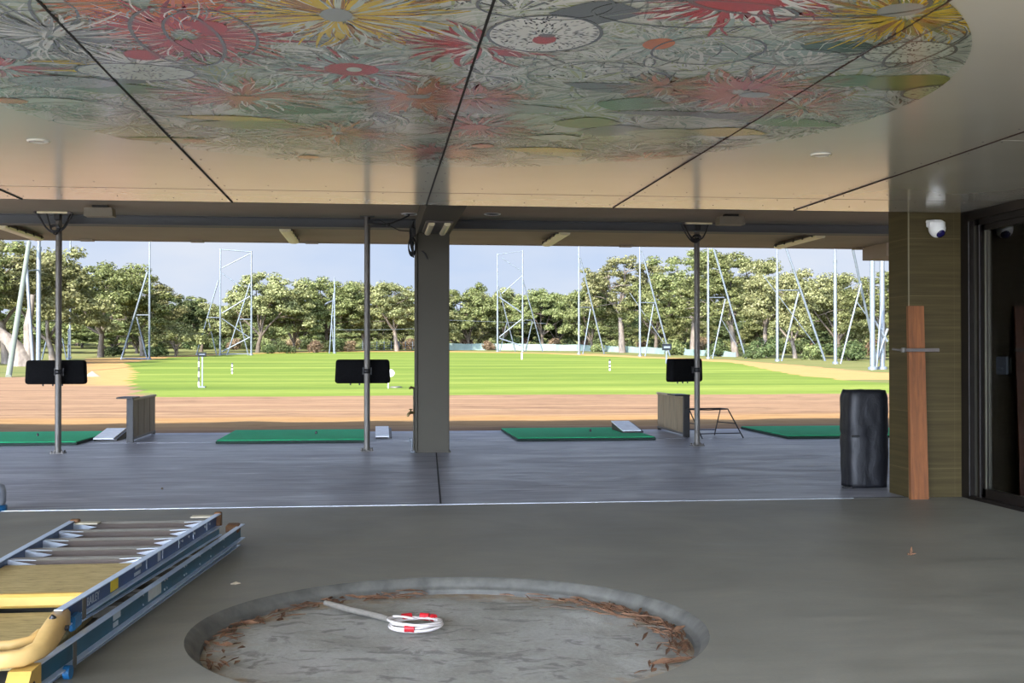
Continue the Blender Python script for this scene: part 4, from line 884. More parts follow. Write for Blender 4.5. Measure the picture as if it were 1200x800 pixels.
# grey bag with blue base at the left edge
g = G(-8, 598); r = thing('water_drum', (g.x, g.y, 0), 'pale plastic drum with blue base at the left edge', 'drum')
mb = MB(); mb.lathe((g.x, g.y, .05), [(.10, 0), (.115, .03), (.115, .13), (.10, .19), (.04, .22), (.03, .25)], 24); obj('body', mb, simple('pale drum plastic', rgb(150, 156, 166), .4), r)
mb = MB(); mb.lathe((g.x, g.y, 0), [(.12, 0), (.125, .01), (.125, .045), (.115, .055)], 24); obj('base', mb, M['bluecap'], r)

# ================================================================== THE RANGE
TURF = [GT(*p) for p in ((174, 461), (152, 447), (158, 436), (146, 425), (200, 418.8), (260, 415.8), (330, 413.6), (400, 412.2), (528, 412.4), (640, 414.2), (700, 417.0), (780, 420.4), (860, 425.0), (895, 432), (940, 440), (985, 444.5), (1045, 449.5))]
TURF = [(p.x, p.y) for p in TURF] + [(60, 72), (60, 43), (TURF[0].x, 43.2)]
ORNG = [GT(*p) for p in ((100, 452), (98, 420), (146, 419), (260, 414.5), (400, 411.4), (528, 411.3), (700, 414.6), (860, 422), (1040, 437))]
ORNG = [(p.x, p.y) for p in ORNG] + [(70, 100), (70, 68)]
LGR = [GT(*p) for p in ((-200, 443), (34, 441), (40, 432), (36, 424), (-200, 424))]; LGR = [(p.x, p.y) for p in LGR]
LEFTDIRT = [(-200, 44), (TURF[0][0], 44), (GT(152, 447).x, GT(152, 447).y), (GT(146, 425).x, GT(146, 425).y), (GT(120, 419).x, GT(120, 419).y), (GT(60, 428).x, GT(60, 428).y), (GT(36, 442).x, GT(36, 442).y), (-200, GT(36, 442).y)]
def pip(x, y, P):
    c = False; j = len(P) - 1
    for i in range(len(P)):
        if (P[i][1] > y) != (P[j][1] > y) and x < (P[j][0] - P[i][0]) * (y - P[i][1]) / (P[j][1] - P[i][1]) + P[i][0]: c = not c
        j = i
    return c
ys = [-80, -20, 0, 11, 20]; y = 22.0
while y < 900: ys.append(y); y += .6 if y < 48 else 1.0 if y < 110 else 2.0 if y < 260 else 20
xs = []; x = -420.0
while x < 420: xs.append(x); x += 1.0 if abs(x) < 60 else (4 if abs(x) < 110 else 20)
nx = len(xs); vs = []; A1 = []; A2 = []; A3 = []
for y in ys:
    for x in xs:
        z = tz(y)
        t = 1.0 if pip(x, y, TURF) else 0.0
        og = 1.0 if pip(x, y, ORNG) else 0.0
        dr = 0.0 if (y < 44 or pip(x, y, LEFTDIRT) or og) else 1.0
        if pip(x, y, LGR): t = 0; dr = 1
        if 23 < y < 44: z += .035 * noise.noise((x * .1, y * 1.1, 0)) + .05 * noise.noise((x * .5, y * .9, 3)) * (1 if y < 30 else .5)
        if y > 300: z += 1.5 * noise.noise((x * .01, y * .01, 1))
        vs.append((x, y, z)); A1.append(t); A2.append(dr); A3.append(og if y > 44 else (0.55 if 26 < y < 30 else 0))
def blur(A):
    B = A[:]
    for j in range(1, len(ys) - 1):
        for i in range(1, nx - 1): B[j * nx + i] = (A[j * nx + i] * 2 + A[j * nx + i - 1] + A[j * nx + i + 1] + A[(j - 1) * nx + i] + A[(j + 1) * nx + i]) / 6
    return B
A1 = blur(A1); A2 = blur(A2); A3 = blur(A3)
fs = [(j * nx + i, j * nx + i + 1, (j + 1) * nx + i + 1, (j + 1) * nx + i) for j in range(len(ys) - 1) for i in range(nx - 1)]
mb = MB(); mb.add(vs, fs, 0, True); gr = struct('ground', mb, M['ground'], fix=False)
for nm, A in (('turf', A1), ('dry', A2), ('orange', A3)):
    at = gr.data.attributes.new(nm, 'FLOAT', 'POINT'); at.data.foreach_set('value', A)

# net towers
def tower(poles, bars, Y, label, h=None, mat='galv', rad=.2):
    first = poles[0]; base = V(first[0], first[1], Y[0]); base.z = tz(Y[0])
    r = thing('net_tower', base, label, 'net tower', 'steel net towers around the range')
    for (px, py, top, sway), yy, rr in zip(poles, Y, [rad] * len(poles)):
        rr *= .8; b = V(px, py, yy); zt = V(px, top, yy).z; zb = tz(yy) - .05
        if sway: zt = zb + h
        mb = MB(); zc = zb + (zt - zb) * .45
        mb.tube([(b.x, yy, zb), (b.x, yy, zc)], rr, 12); mb.tube([(b.x, yy, zc), (b.x, yy, zt)], rr * .78, 12); mb.lathe((b.x, yy, zc - .15), [(rr * 1.15, 0), (rr * 1.15, .3)], 12)
        mb.lathe((b.x, yy, zb), [(rr * 1.8, 0), (rr * 1.8, .25), (rr * 1.1, .3)], 12); obj('pole', mb, M[mat], r)
    for nm, x0, y0, x1, y1_, yy0, yy1, rr in bars:
        a = V(x0, y0, yy0); b = V(x1, y1_, yy1)
        if nm in ('stay', 'strut') or (nm == 'ground_bar'): b.z = max(b.z, tz(yy1) + .0); 
        if nm in ('stay', 'strut'): b.z = tz(yy1)
        if nm == 'stay' and h and y0 < 300:      # continue the stay up to the pole
            d = (a - b); a = b + d * 1.0
        mb = MB(); mb.tube([a, b], rr * .8, 8); obj(nm, mb, M['greenpole' if (nm == 'stay' and 'greenish' in label) else mat], r)
D = 100
tower([(45, 424, 280, True)], [('stay', 34, 284, 10, 445, D, D - 28, .22), ('strut', 31, 310, 39, 425, D - 3, D - 6, .16), ('crossbar', 30, 318, 45, 316, D - 3, D, .08)], [D], 'thick net tower at the far left with a leaning greenish stay', 22, rad=.24)
bp = 150
tower([(82, 420, 280, True), (80.5, 421, 385, False)], [('stay', 56, 393, 49, 421, bp, bp, .12), ('strut', 73, 396, 78, 421, bp, bp, .1)], [bp + 12, bp], 'thin pale net tower just right of the leftmost steel post', 22, rad=.17)
tower([(175, 420, 287, True)], [('stay', 173, 318, 142, 420, bp, bp, .16), ('crossbar', 160, 369, 174, 369, bp, bp, .1), ('strut', 160, 371, 172.5, 418, bp, bp, .12), ('ground_bar', 142, 420, 174, 420, bp, bp, .12)], [bp], 'single net tower with left stay, beyond the left divider', 22, rad=.17)
D = 195
tower([(258, 416, 291, False), (294.5, 415, 294, False)], [('top_bar', 258, 292, 295, 295, D, D, .12), ('diagonal', 260, 314, 293, 297, D, D, .11), ('diagonal', 260, 320, 282, 335, D, D, .11), ('diagonal', 260, 367, 293, 347, D, D, .15), ('diagonal', 260, 373, 293, 396, D, D, .10), ('diagonal', 260, 412, 293, 395, D, D, .15), ('ground_bar', 259, 415, 294, 414.5, D, D, .1),
    ('stay', 256, 328, 230, 413, D, D, .15), ('crossbar', 243, 372, 257, 372, D, D, .1), ('strut', 244, 374, 254, 414, D, D, .11), ('stay', 293, 332, 266, 415, D, D, .15), ('crossbar', 281, 374, 294, 374, D, D, .1), ('strut', 281, 376, 291, 414, D, D, .11)], [D, D], 'braced twin pole net tower left of the middle post', rad=.2)
D = 215
tower([(392, 412, 325, False)], [('stay', 391, 343, 386, 412, D, D, .13), ('strut', 388.5, 370, 391, 411, D, D, .1), ('crossbar', 388, 370, 392, 370, D, D, .08)], [D], 'short narrow net tower just left of the middle post', rad=.2)
D = 235
tower([(583, 410, 297, False), (612.5, 411, 293, False)], [('top_bar', 583, 298, 612, 294, D, D, .1), ('diagonal', 588, 302, 612, 318, D, D, .13), ('diagonal', 612, 323, 588, 344, D, D, .11), ('diagonal', 585, 348, 611, 366, D, D, .17), ('diagonal', 611, 374, 585, 395, D, D, .15), ('diagonal', 585, 396, 611, 405, D, D, .17),
    ('stay', 584, 335, 604, 409, D, D + 3, .14), ('strut', 594, 378, 586, 409, D, D + 2, .1), ('stay', 613, 328, 636, 409, D, D + 3, .15), ('crossbar', 612, 375, 624, 375, D, D + 1, .08), ('strut', 624, 376, 616, 409, D, D + 2, .12), ('guy_cable', 524, 375, 640, 379, D, D, .03)], [D, D], 'braced twin pole net tower just right of the column', rad=.22)
D = 205
tower([(678.5, 414, 280, True)], [('stay', 680, 302, 708, 412, D, D + 3, .17), ('crossbar', 679, 360, 692, 360, D, D + 1, .08), ('strut', 692, 362, 683, 412, D + 1, D + 1, .14)], [D], 'net tower beyond the field, first single one right of the twin', 23, rad=.22)
D = 182
tower([(750, 417, 280, True)], [('stay', 752, 294, 785, 411, D, D + 2, .17), ('crossbar', 751, 354.5, 767, 354.5, D, D + 1, .1), ('strut', 766, 356, 756, 411, D + 1, D + 1, .14), ('cable_stay', 738, 343, 783, 409, D + 14, D + 14, .08)], [D], 'net tower above the small dark sign, left of the right post', 23, rad=.22)
D = 155
tower([(830, 420, 280, True)], [('stay', 836, 290, 874, 420.5, D, D + 2, .17), ('crossbar', 831, 348.5, 849, 348.5, D, D + 1, .1), ('strut', 850, 350, 835, 420, D + 1, D + 1, .13), ('cable_stay', 845, 373, 864, 406, D + 14, D + 14, .06)], [D], 'net tower immediately right of the right steel post', 23, rad=.2)
D = 132
tower([(911, 424, 280, True)], [('stay', 921, 290, 967, 423, D, D + 2, .17), ('crossbar', 912, 340, 936, 340, D, D + 1, .09), ('strut', 936, 342, 916, 421, D + 1, D + 1, .14), ('cable_stay', 894, 322, 962, 413, D + 14, D + 14, .07)], [D], 'net tower under the strip light nearest the pillar', 23, rad=.2)
D = 112
tower([(979, 427, 280, True)], [('stay', 999, 290, 1028, 385, D, D + 6, .17), ('strut', 1009, 332, 985, 424, D + 1, D, .12), ('crossbar', 990, 338, 1010, 330, D, D + 1, .06), ('cable_stay', 1003, 352, 1020, 376, D + 10, D + 10, .06)], [D], 'single net tower left of the doubled corner poles', 23, rad=.21)
D = 88
tower([(1022.5, 434, 280, True), (1034, 434, 280, True)], [('strut', 1033, 355, 1027, 430, D, D, .1), ('diagonal', 1020, 368, 1040, 400, D + .5, D + .5, .14), ('diagonal', 1040, 385, 1026, 428, D + .5, D + .5, .12)], [D, D + 1], 'doubled thick corner net tower beside the stone pillar', 23, rad=.25)

# shade cloth fence on the far right boundary
pts = [(520, 402.3, 409.6, 262), (600, 402.6, 410.2, 258), (680, 403.8, 412.0, 246), (740, 406.0, 414.2, 222), (790, 408.0, 416.6, 200), (822, 409.6, 418.6, 186), (862, 412.5, 421, 172)]
r = thing('shade_fence', (V(680, 412, 246).x, 246, tz(246)), 'low pale teal shade cloth fence beyond the right side of the field', 'fence')
mb = MB(); vs = []; nn = 90
for i in range(nn + 1):
    t = i / nn * (len(pts) - 1); k = min(int(t), len(pts) - 2); f = t - k; px = pts[k][0] + (pts[k + 1][0] - pts[k][0]) * f; tp = pts[k][1] + (pts[k + 1][1] - pts[k][1]) * f; yy = pts[k][3] + (pts[k + 1][3] - pts[k][3]) * f
    p = V(px, tp, yy); vs += [(p.x, yy, tz(yy)), (p.x, yy + .06 * math.sin(i), p.z + .06 * math.sin(i * .9)), (p.x, yy + .03, tz(yy)), (p.x, yy + .03 + .06 * math.sin(i), p.z + .06 * math.sin(i * .9))]
fs = []
for i in range(nn): a = i * 4; fs += [(a, a + 4, a + 5, a + 1), (a + 2, a + 3, a + 7, a + 6), (a + 1, a + 5, a + 7, a + 3)]
mb.add(vs, fs); obj('cloth', mb, M['teal_cloth'], r)
for i in range(0, nn + 1, 6):
    mb = MB(); x, y, z = vs[i * 4]; mb.tube([(x, y - .08, z), (x, y - .08, vs[i * 4 + 1][2] + .15)], .06, 8); obj('fence_post', mb, M['galv'], r)
# low fence at the back left of the column
r = thing('post_fence', (V(460, 409, 262).x, 262, tz(262)), 'low pale fence under the trees left of the column', 'fence')
mb = MB(); a = V(425, 403, 262); b = V(492, 403, 262)
for k in range(3): mb.tube([(a.x, 262, tz(262) + .5 + k * .6), (b.x, 262, tz(262) + .5 + k * .6)], .03, 6)
obj('rail', mb, M['galv'], r)
for k in range(9): x = a.x + (b.x - a.x) * k / 8; mb = MB(); mb.tube([(x, 262, tz(262)), (x, 262, tz(262) + 2.0)], .09 if k != 5 else .3, 8); obj('fence_post', mb, M['galv'], r)
mb = MB(); a = V(388, 386, 228); b = V(492, 385, 232); mb.tube([a, a.lerp(b, .5) + Vector((0, 0, -.15)), b], .035, 6); o = obj('wire', mb, M['galv']); tag(o, 'thin level wire crossing the trees behind the middle post', 'wire')

# markers on the field
def marker(px, pb, pt, label, stripes=True, head=None):
    g = GT(px, pb); h = V(px, pt, g.y).z - g.z; r = thing('range_marker', g, label, 'marker', 'markers on the range'); w = .0011 * g.y * .5
    nb = 6
    mb = MB()
    for k in range(nb): mb.box((g.x - w, g.y - w, g.z + h * k / nb), (g.x + w, g.y + w, g.z + h * (k + 1) / nb), (k % 2) if stripes else 0)
    obj('stake', mb, [M['white'], M['blackmetal']], r)
    if head:
        mb = MB(); mb.box((g.x - head[0], g.y - .08, g.z + h - head[1]), (g.x + head[0], g.y + .0, g.z + h), bev=.01); obj('sign_board', mb, M['signdark'], r)
    return g
marker(233, 453, 418, 'striped distance marker post on the left of the field'); 
g = GT(236, 454); r = thing('distance_sign', g, 'small dark distance sign on a grey post near the left marker', 'sign')
hh = V(236, 416, g.y).z - g.z; mb = MB(); mb.box((g.x - .01, g.y + .1, g.z), (g.x + .05, g.y + .16, g.z + hh)); obj('post', mb, M['galv'], r)
mb = MB(); mb.box((g.x - .18, g.y + .06, g.z + hh - .06), (g.x + .20, g.y + .1, g.z + hh + .13), bev=.01); obj('sign_board', mb, M['signdark'], r); mb = MB(); mb.box((g.x - .12, g.y + .052, g.z + hh + .02), (g.x + .14, g.y + .06, g.z + hh + .05)); obj('lettering', mb, M['galv'], r)
mb = MB(); mb.box((g.x - .12, g.y - .1, g.z), (g.x + .16, g.y + .35, g.z + .05)); obj('foot', mb, M['galv'], r)
marker(272, 438, 425, 'thin black and white flag stake in the left of the field')
marker(714.5, 434, 421, 'thin black and white flag stake in the right of the field')
marker(611.5, 421, 413, 'tiny pale stake in the middle of the field', False)
g = GT(781, 426); r = thing('distance_sign', g, 'small dark distance sign behind the right covered monitor', 'sign'); hh = V(781, 409, g.y).z - g.z
mb = MB(); mb.box((g.x - .08, g.y, g.z), (g.x + .08, g.y + .1, g.z + hh)); obj('post', mb, M['galv'], r); mb = MB(); mb.box((g.x - .45, g.y - .1, g.z + hh - .1), (g.x + .5, g.y, g.z + hh + .55), bev=.01); obj('sign_board', mb, M['signdark'], r)
mb = MB(); mb.box((g.x - .3, g.y - .112, g.z + hh + .1), (g.x + .35, g.y - .1, g.z + hh + .3)); obj('lettering', mb, M['galv'], r)
g = GT(455, 455); r = thing('target_stake', g, 'white stake with round head beside the middle monitor', 'target'); hz = V(457, 437, g.y)
mb = MB(); mb.tube([g, (g.x, g.y, hz.z)], .025, 8); obj('stake', mb, M['white'], r); mb = MB(); mb.tube([(hz.x + .03, g.y - .02, hz.z), (hz.x + .03, g.y + .04, hz.z)], .16, 20); obj('head', mb, M['white'], r)
mb = MB(); g = GT(464, 454); mb.lathe((g.x, g.y, g.z - .005), [(.28, 0), (.28, .03), (.2, .06)], 20); o = obj('round_cover', mb, M['galv_dull']); tag(o, 'flat grey round cover on the grass by the middle monitor', 'cover'); relocate(o, g)
g = GT(108, 441); mb = MB(); vs = []; fs = []; nr = 8; sg = 20
for i in range(nr + 1):
    for k in range(sg): a = 2 * PI * k / sg; rr = .42 * i / nr * (1 + .2 * noise.noise((math.cos(a), math.sin(a), 5))); vs.append((g.x + rr * math.cos(a) * 1.4, g.y + rr * math.sin(a), g.z - .03 + .36 * (1 - (i / nr)) ** 1.1 + .05 * noise.noise((i, k, 2))))
for i in range(nr):
    for k in range(sg): fs.append((i * sg + k, i * sg + (k + 1) % sg, (i + 1) * sg + (k + 1) % sg, (i + 1) * sg + k))
mb.add(vs, fs, 0, True); o = obj('sand_mound', mb, M['sand']); tag(o, 'small pale heap of sand right of the leftmost monitor', 'sand mound'); relocate(o, g)
# little white golf balls resting on the field are too small to see

# ------------------------------------------------------------------ trees
def make_tree(seed, H, W, trunkfrac, density=1.0, lq=.34, flat=.8, ncl=60):
    """returns trunk mesh builder and foliage mesh builder in local coordinates"""
    rnd = random.Random(seed); tb = MB(); lb = MB(); tips = []
    lean = Vector((rnd.uniform(-.08, .08), rnd.uniform(-.08, .08), 0)) * H
    fork = Vector((0, 0, H * trunkfrac)) + lean * .5
    tr = H * .020 + .06
    tb.tube([(0, 0, -.3), Vector((0, 0, H * trunkfrac * .5)) + lean * .2 + Vector((rnd.uniform(-.2, .2), 0, 0)), fork], [tr * 1.35, tr, tr * .85], 9)
    nm = rnd.randint(4, 6)
    for i in range(nm):
        a = 2 * PI * i / nm + rnd.uniform(-.5, .5); R_ = W / 2 * rnd.uniform(.45, .8); zt = H * rnd.uniform(.58, .86)
        if i == 0: R_ *= .3; zt = H * .86
        end = Vector((R_ * math.cos(a), R_ * math.sin(a), zt)) + lean
        mid = fork.lerp(end, .5) + Vector((rnd.uniform(-.6, .6), rnd.uniform(-.6, .6), rnd.uniform(-.8, .4)))
        q1 = fork.lerp(mid, .5) + Vector((rnd.uniform(-.3, .3), rnd.uniform(-.3, .3), rnd.uniform(-.3, .3)))
        tb.tube([fork - Vector((0, 0, .3)), q1, mid, mid.lerp(end, .5) + Vector((rnd.uniform(-.4, .4),) * 3), end], [tr * .6, tr * .5, tr * .4, tr * .28, tr * .12], 7); tips.append(end)
        for k in range(rnd.randint(3, 4)):
            s0 = mid.lerp(end, rnd.uniform(-.2, .8)); aa = a + rnd.uniform(-1.3, 1.3); R2 = min(W / 2, R_ + W * .22 * rnd.random() + .8)
            e2 = Vector((R2 * math.cos(aa), R2 * math.sin(aa), s0.z + rnd.uniform(-.06, .16) * H)) + lean
            tb.tube([s0, s0.lerp(e2, .5) + Vector((0, 0, rnd.uniform(-.3, .5))), e2], [tr * .26, tr * .18, tr * .06], 5); tips.append(e2)
    # foliage clumps: near branch ends plus a domed scatter
    cl = []
    for t in tips:
        for _ in range(2): cl.append(t + Vector((rnd.gauss(0, .8), rnd.gauss(0, .8), rnd.gauss(.3, .5))))
    while len(cl) < ncl:
        a = rnd.uniform(0, 2 * PI); q = math.sqrt(rnd.random()); x, y = W / 2 * q * math.cos(a), W / 2 * q * math.sin(a)
        top = H * (.52 + .46 * math.sqrt(max(0, 1 - q * q))); z = rnd.uniform(max(H * max(trunkfrac, .12), top - H * .42), top); cl.append(Vector((x, y, z)) + lean)
    V_ = []; F_ = []
    for c in cl:
        top = max(0.0, min(H, c.z)); cr = W * rnd.uniform(.05, .115); cz = cr * flat; nl = int(density * 190 * (cr / 1.2) ** 1.6)
        for _ in range(max(30, nl)):
            # point in the upper-weighted shell of the clump
            u = rnd.uniform(-1, 1); th = rnd.uniform(0, 2 * PI); rr = rnd.random() ** .45
            sx = math.sqrt(1 - u * u); d = Vector((sx * math.cos(th), sx * math.sin(th), u)); p = c + Vector((d.x * cr * rr, d.y * cr * rr, d.z * cz * rr * (1 if u > 0 else .55)))
            n_ = (Vector((d.x, d.y, d.z + .35)) + Vector((rnd.uniform(-1, 1), rnd.uniform(-1, 1), rnd.uniform(-1, 1))) * .75).normalized()
            t1 = n_.orthogonal().normalized(); a = rnd.uniform(0, 6.28); t1 = (Matrix.Rotation(a, 3, n_) @ t1); t2 = n_.cross(t1)
            s_ = lq * rnd.uniform(.5, 1.15); w = s_ * rnd.uniform(.4, .75); o = len(V_)
            V_ += [p - t1 * s_, p + t2 * w, p + t1 * s_, p - t2 * w]; F_.append((o, o + 1, o + 2, o + 3))
    lb.add(V_, F_, 0, False)
    return tb, lb
def mesh_only(mb, name, mat):
    o = obj(name, mb, mat, fix=False); me = o.data; bpy.data.objects.remove(o); return me
VAR = {}
for k, (sd, H, W, tf, dn, ncl, mt, bk) in {
    'broad': (1, 15, 15, .22, 1.0, 95, 'leaf_olive', 'bark_dark'), 'broad2': (2, 14, 16, .2, 1.0, 95, 'leaf_olive', 'bark'), 'tall': (3, 20, 13, .38, .9, 70, 'leaf_olive', 'bark'), 'tall2': (4, 20, 14, .30, 1.0, 95, 'leaf_green', 'bark'),
    'dense': (5, 13, 13, .14, 1.1, 95, 'leaf_green', 'bark_dark'), 'dark': (6, 12, 12, .14, 1.0, 85, 'leaf_dark', 'bark_dark'), 'open': (7, 18, 15, .3, .75, 60, 'leaf_olive', 'bark'), 'low': (8, 6.5, 9, .2, 1.0, 60, 'leaf_olive', 'bark'), 'broad3': (9, 16, 15, .25, 1.0, 95, 'leaf_green', 'bark_dark')}.items():
    t, l = make_tree(sd, H, W, tf, dn, .25 if H > 8 else .2, .78, int(ncl * 1.5)); VAR[k] = (mesh_only(t, 'trunk', M[bk]), mesh_only(l, 'foliage', M[mt]), H, W)
def make_bush(seed, H, W, mat):
    rnd = random.Random(seed); V_ = []; F_ = []; lb = MB(); tb = MB()
    for k in range(6): a = rnd.uniform(0, 6.28); tb.tube([(0, 0, -.1), (.25 * W * math.cos(a), .25 * W * math.sin(a), H * .6)], [.07, .03], 5)
    for k in range(16):
        a = rnd.uniform(0, 6.28); q = rnd.random() ** .6; c = Vector((W * .36 * q * math.cos(a), W * .36 * q * math.sin(a), H * rnd.uniform(.18, .78 - .3 * q))); cr = W * .2
        for _ in range(110):
            d = Vector((rnd.gauss(0, 1), rnd.gauss(0, 1), rnd.gauss(0, 1))).normalized(); p = c + d * cr * rnd.random() ** .4; p.z = max(.03, p.z); n_ = (d + Vector((rnd.uniform(-1, 1), rnd.uniform(-1, 1), rnd.uniform(-1, 1))) * .7).normalized(); t1 = n_.orthogonal().normalized(); t1 = Matrix.Rotation(rnd.uniform(0, 6.28), 3, n_) @ t1; t2 = n_.cross(t1); s_ = .2 * rnd.uniform(.6, 1.2); o = len(V_); V_ += [p - t1 * s_, p + t2 * s_ * .5, p + t1 * s_, p - t2 * s_ * .5]; F_.append((o, o + 1, o + 2, o + 3))
    lb.add(V_, F_); return mesh_only(tb, 'stem', M['bark_dark']), mesh_only(lb, 'foliage', mat), H, W
BV = {'bush_green': make_bush(31, 2.6, 3.6, M['leaf_green']), 'bush_dark': make_bush(32, 2.6, 3.8, M['leaf_dark']), 'bush_brown': make_bush(33, 2.6, 3.8, M['leaf_brown'])}
random.seed(77)
def tree(kind, px, top, Y, label, group, wpx=None, rot=None):
    tr, fo, H, W = VAR[kind]; b = V(px, 400, Y); zb = tz(Y); h = V(px, top, Y).z - zb; s_ = h / (H * .985)
    w = s_ if wpx is None else (wpx / F_PX * Y) / W
    r = thing('gum_tree', (b.x, Y, zb), label, 'tree', group)
    for nm, me in (('trunk', tr), ('foliage', fo)):
        o = bpy.data.objects.new(nm, me); C.objects.link(o); o.parent = r
    r.scale = (w, w, s_); r.rotation_euler = (0, 0, random.uniform(0, 6.28) if rot is None else rot)
def bush(kind, px, Y, s_, label, group, name='shrub'):
    st, fo, H, W = BV[kind]; b = V(px, 400, Y); r = thing(name, (b.x, Y, tz(Y)), label, 'shrub', group)
    for nm, me in (('stem', st), ('foliage', fo)):
        o = bpy.data.objects.new(nm, me); C.objects.link(o); o.parent = r
    r.scale = (s_, s_, s_ * random.uniform(.8, 1.1)); r.rotation_euler = (0, 0, random.uniform(0, 6.28))
FG = 'gum trees ringing the field'
FRONT = [
    ('open', 8, 272, 118, 'big old gum tree filling the far left edge, branches reaching the roof', 165),
    ('broad2', 62, 296, 140, 'olive gum tree straight behind the leftmost steel post', 150),
    ('broad3', 118, 306, 172, 'tall spreading gum tree with high crown right of the leftmost post', 125),
    ('open', 168, 315, 186, 'open crowned gum tree behind the single left net tower', 105),
    ('dark', 207, 345, 205, 'dark crowned gum tree just right of the single left net tower', 62),
    ('low', 205, 378, 178, 'low spreading pale olive tree near the small left sign', 66),
    ('broad', 236, 356, 232, 'lower olive gum tree left of the left twin tower', 70),
    ('broad', 302, 321, 226, 'rounded olive gum tree behind the left twin net tower', 96),
    ('dense', 345, 338, 232, 'olive gum tree in the dip between twin tower and short tower', 70),
    ('broad3', 383, 324, 240, 'tall olive gum tree behind the short narrow net tower', 92),
    ('broad2', 428, 333, 246, 'gum tree directly behind the middle steel post', 84),
    ('open', 465, 328, 240, 'pale branched gum tree just left of the central column', 86),
    ('broad', 505, 332, 255, 'gum tree hidden by the central column', 70),
    ('dense', 548, 334, 262, 'gum tree just right of the central column', 76),
    ('broad2', 592, 340, 268, 'olive gum tree behind the right twin net tower', 72),
    ('broad3', 636, 338, 264, 'gum tree between the right twin tower and the single tower', 74),
    ('dark', 655, 343, 272, 'darker gum tree low behind the first single right tower', 62),
    ('tall', 729, 295, 222, 'tall pale trunked gum tree with high crown above the fence', 98),
    ('dense', 694, 330, 236, 'bushy green tree at the left foot of the tallest gum', 70),
    ('broad3', 768, 322, 218, 'gum tree between the tallest gum and the right post', 84),
    ('tall2', 812, 293, 196, 'tall gum tree directly behind the right steel post', 104),
    ('tall2', 862, 296, 178, 'tall leafy gum tree with pale trunk right of the right post', 110),
    ('open', 897, 300, 172, 'open crowned gum tree left of the strip light tower', 95),
    ('broad2', 932, 320, 158, 'broad gum tree under the strip light nearest the pillar', 110),
    ('broad', 985, 322, 150, 'olive gum tree behind the single tower near the corner', 110),
    ('tall2', 1034, 318, 140, 'gum tree behind the doubled corner poles', 100),
]
for k, px, top, Y, lab, w in FRONT: tree(k, px, top, Y, lab, FG, w)
BACKG = 'distant gum trees behind the front row'
bk = list(range(-140, 1240, 46))
for i, px in enumerate(bk):
    Y = 330 + 30 * math.sin(i * 1.9); top = {True: 352, False: 362}[i % 2 == 0] + 6 * math.sin(i * 2.3)
    tree(['dense', 'broad', 'broad3', 'dark'][i % 4], px, top, Y, 'distant gum tree low behind the front row of trees', BACKG, 82)
# a second, lower rank hiding the gaps between trunks
for i, px in enumerate(range(232, 1060, 30)):
    if 488 < px < 522: continue
    Y = (285 if px < 700 else 285 - (px - 700) * .30) + 8 * math.sin(i * 2.7)
    tree(['dense', 'dark', 'dense', 'low'][i % 4], px, 372 + 6 * math.sin(i * 1.3), Y, 'short bushy tree in the understorey behind the tree trunks', 'understorey trees', 58)
for i, px in enumerate((-30, 20, 70, 130, 160)):
    tree(['dense', 'dark'][i % 2], px, 366 + 5 * (i % 3), 215 + 10 * (i % 2), 'short bushy tree in the understorey at the far left', 'left understorey trees', 80)
for i, px in enumerate(range(-60, 235, 26)):
    tree(['dark', 'dense', 'dark'][i % 3], px, 380 + 5 * math.sin(i * 2.1), 300 + 12 * math.sin(i * 1.3), 'short bushy tree in the understorey at the far left', 'left understorey trees', 52)
# off-frame trees that shade the left of the field
tree('broad3', -95, 270, 112, 'gum tree outside the left of the view', None, 170)
BL = [('bush_brown', 369, 222, .95, 'rounded brownish shrub left of the short narrow net tower'), ('bush_green', 386, 232, 1.1, 'green shrub behind the foot of the short narrow tower'), ('bush_dark', 314, 214, .8, 'dark shrub at the right foot of the left twin tower'), ('bush_dark', 336, 216, .95, 'dark shrub beyond the field between twin and short towers'),
      ('bush_brown', 409, 236, .75, 'reddish brown shrub between the short tower and middle post'), ('bush_green', 405, 240, .8, 'small green shrub behind the reddish brown one'), ('bush_dark', 183, 176, .95, 'dark shrub at the foot of the left single tower'), ('bush_dark', 133, 182, .9, 'dark shrub beyond the sandy corner of the field'),
      ('bush_green', 700, 232, 1.0, 'green shrub behind the fence near the tallest gum'), ('bush_green', 788, 196, 1.3, 'bright green shrub behind the small dark sign'), ('bush_dark', 842, 178, 1.1, 'dark shrub under the pale trunked gum'), ('bush_dark', 893, 160, 1.15, 'dark shrub left of the strip light tower foot'), ('bush_dark', 882, 152, .7, 'small dark shrub near the stay foot of the tower right of the post'),
      ('bush_green', 950, 144, 1.0, 'green shrub between the two towers near the corner'), ('bush_dark', 995, 136, 1.2, 'dark shrub right of the last single tower'), ('bush_brown', 572, 258, 1.0, 'brown shrub behind the fence near the twin tower'), ('bush_brown', 650, 262, 1.1, 'brown shrub behind the fence between two towers'), ('bush_green', 625, 260, .9, 'green shrub behind the fence, right of the twin tower')]
for k, px, Y, s_, lab in BL: bush(k, px, Y, s_, lab, 'shrubs around the field')
for i, px in enumerate(range(225, 1050, 17)):
    if 484 < px < 526: continue
    Y = (268 if px < 700 else 268 - (px - 700) * .27); bush(['bush_dark', 'bush_green', 'bush_dark', 'bush_brown'][i % 4], px, Y + 4 * math.sin(i * 1.7), random.uniform(.9, 1.5), 'low shrub in the undergrowth below the trees', 'undergrowth shrubs')
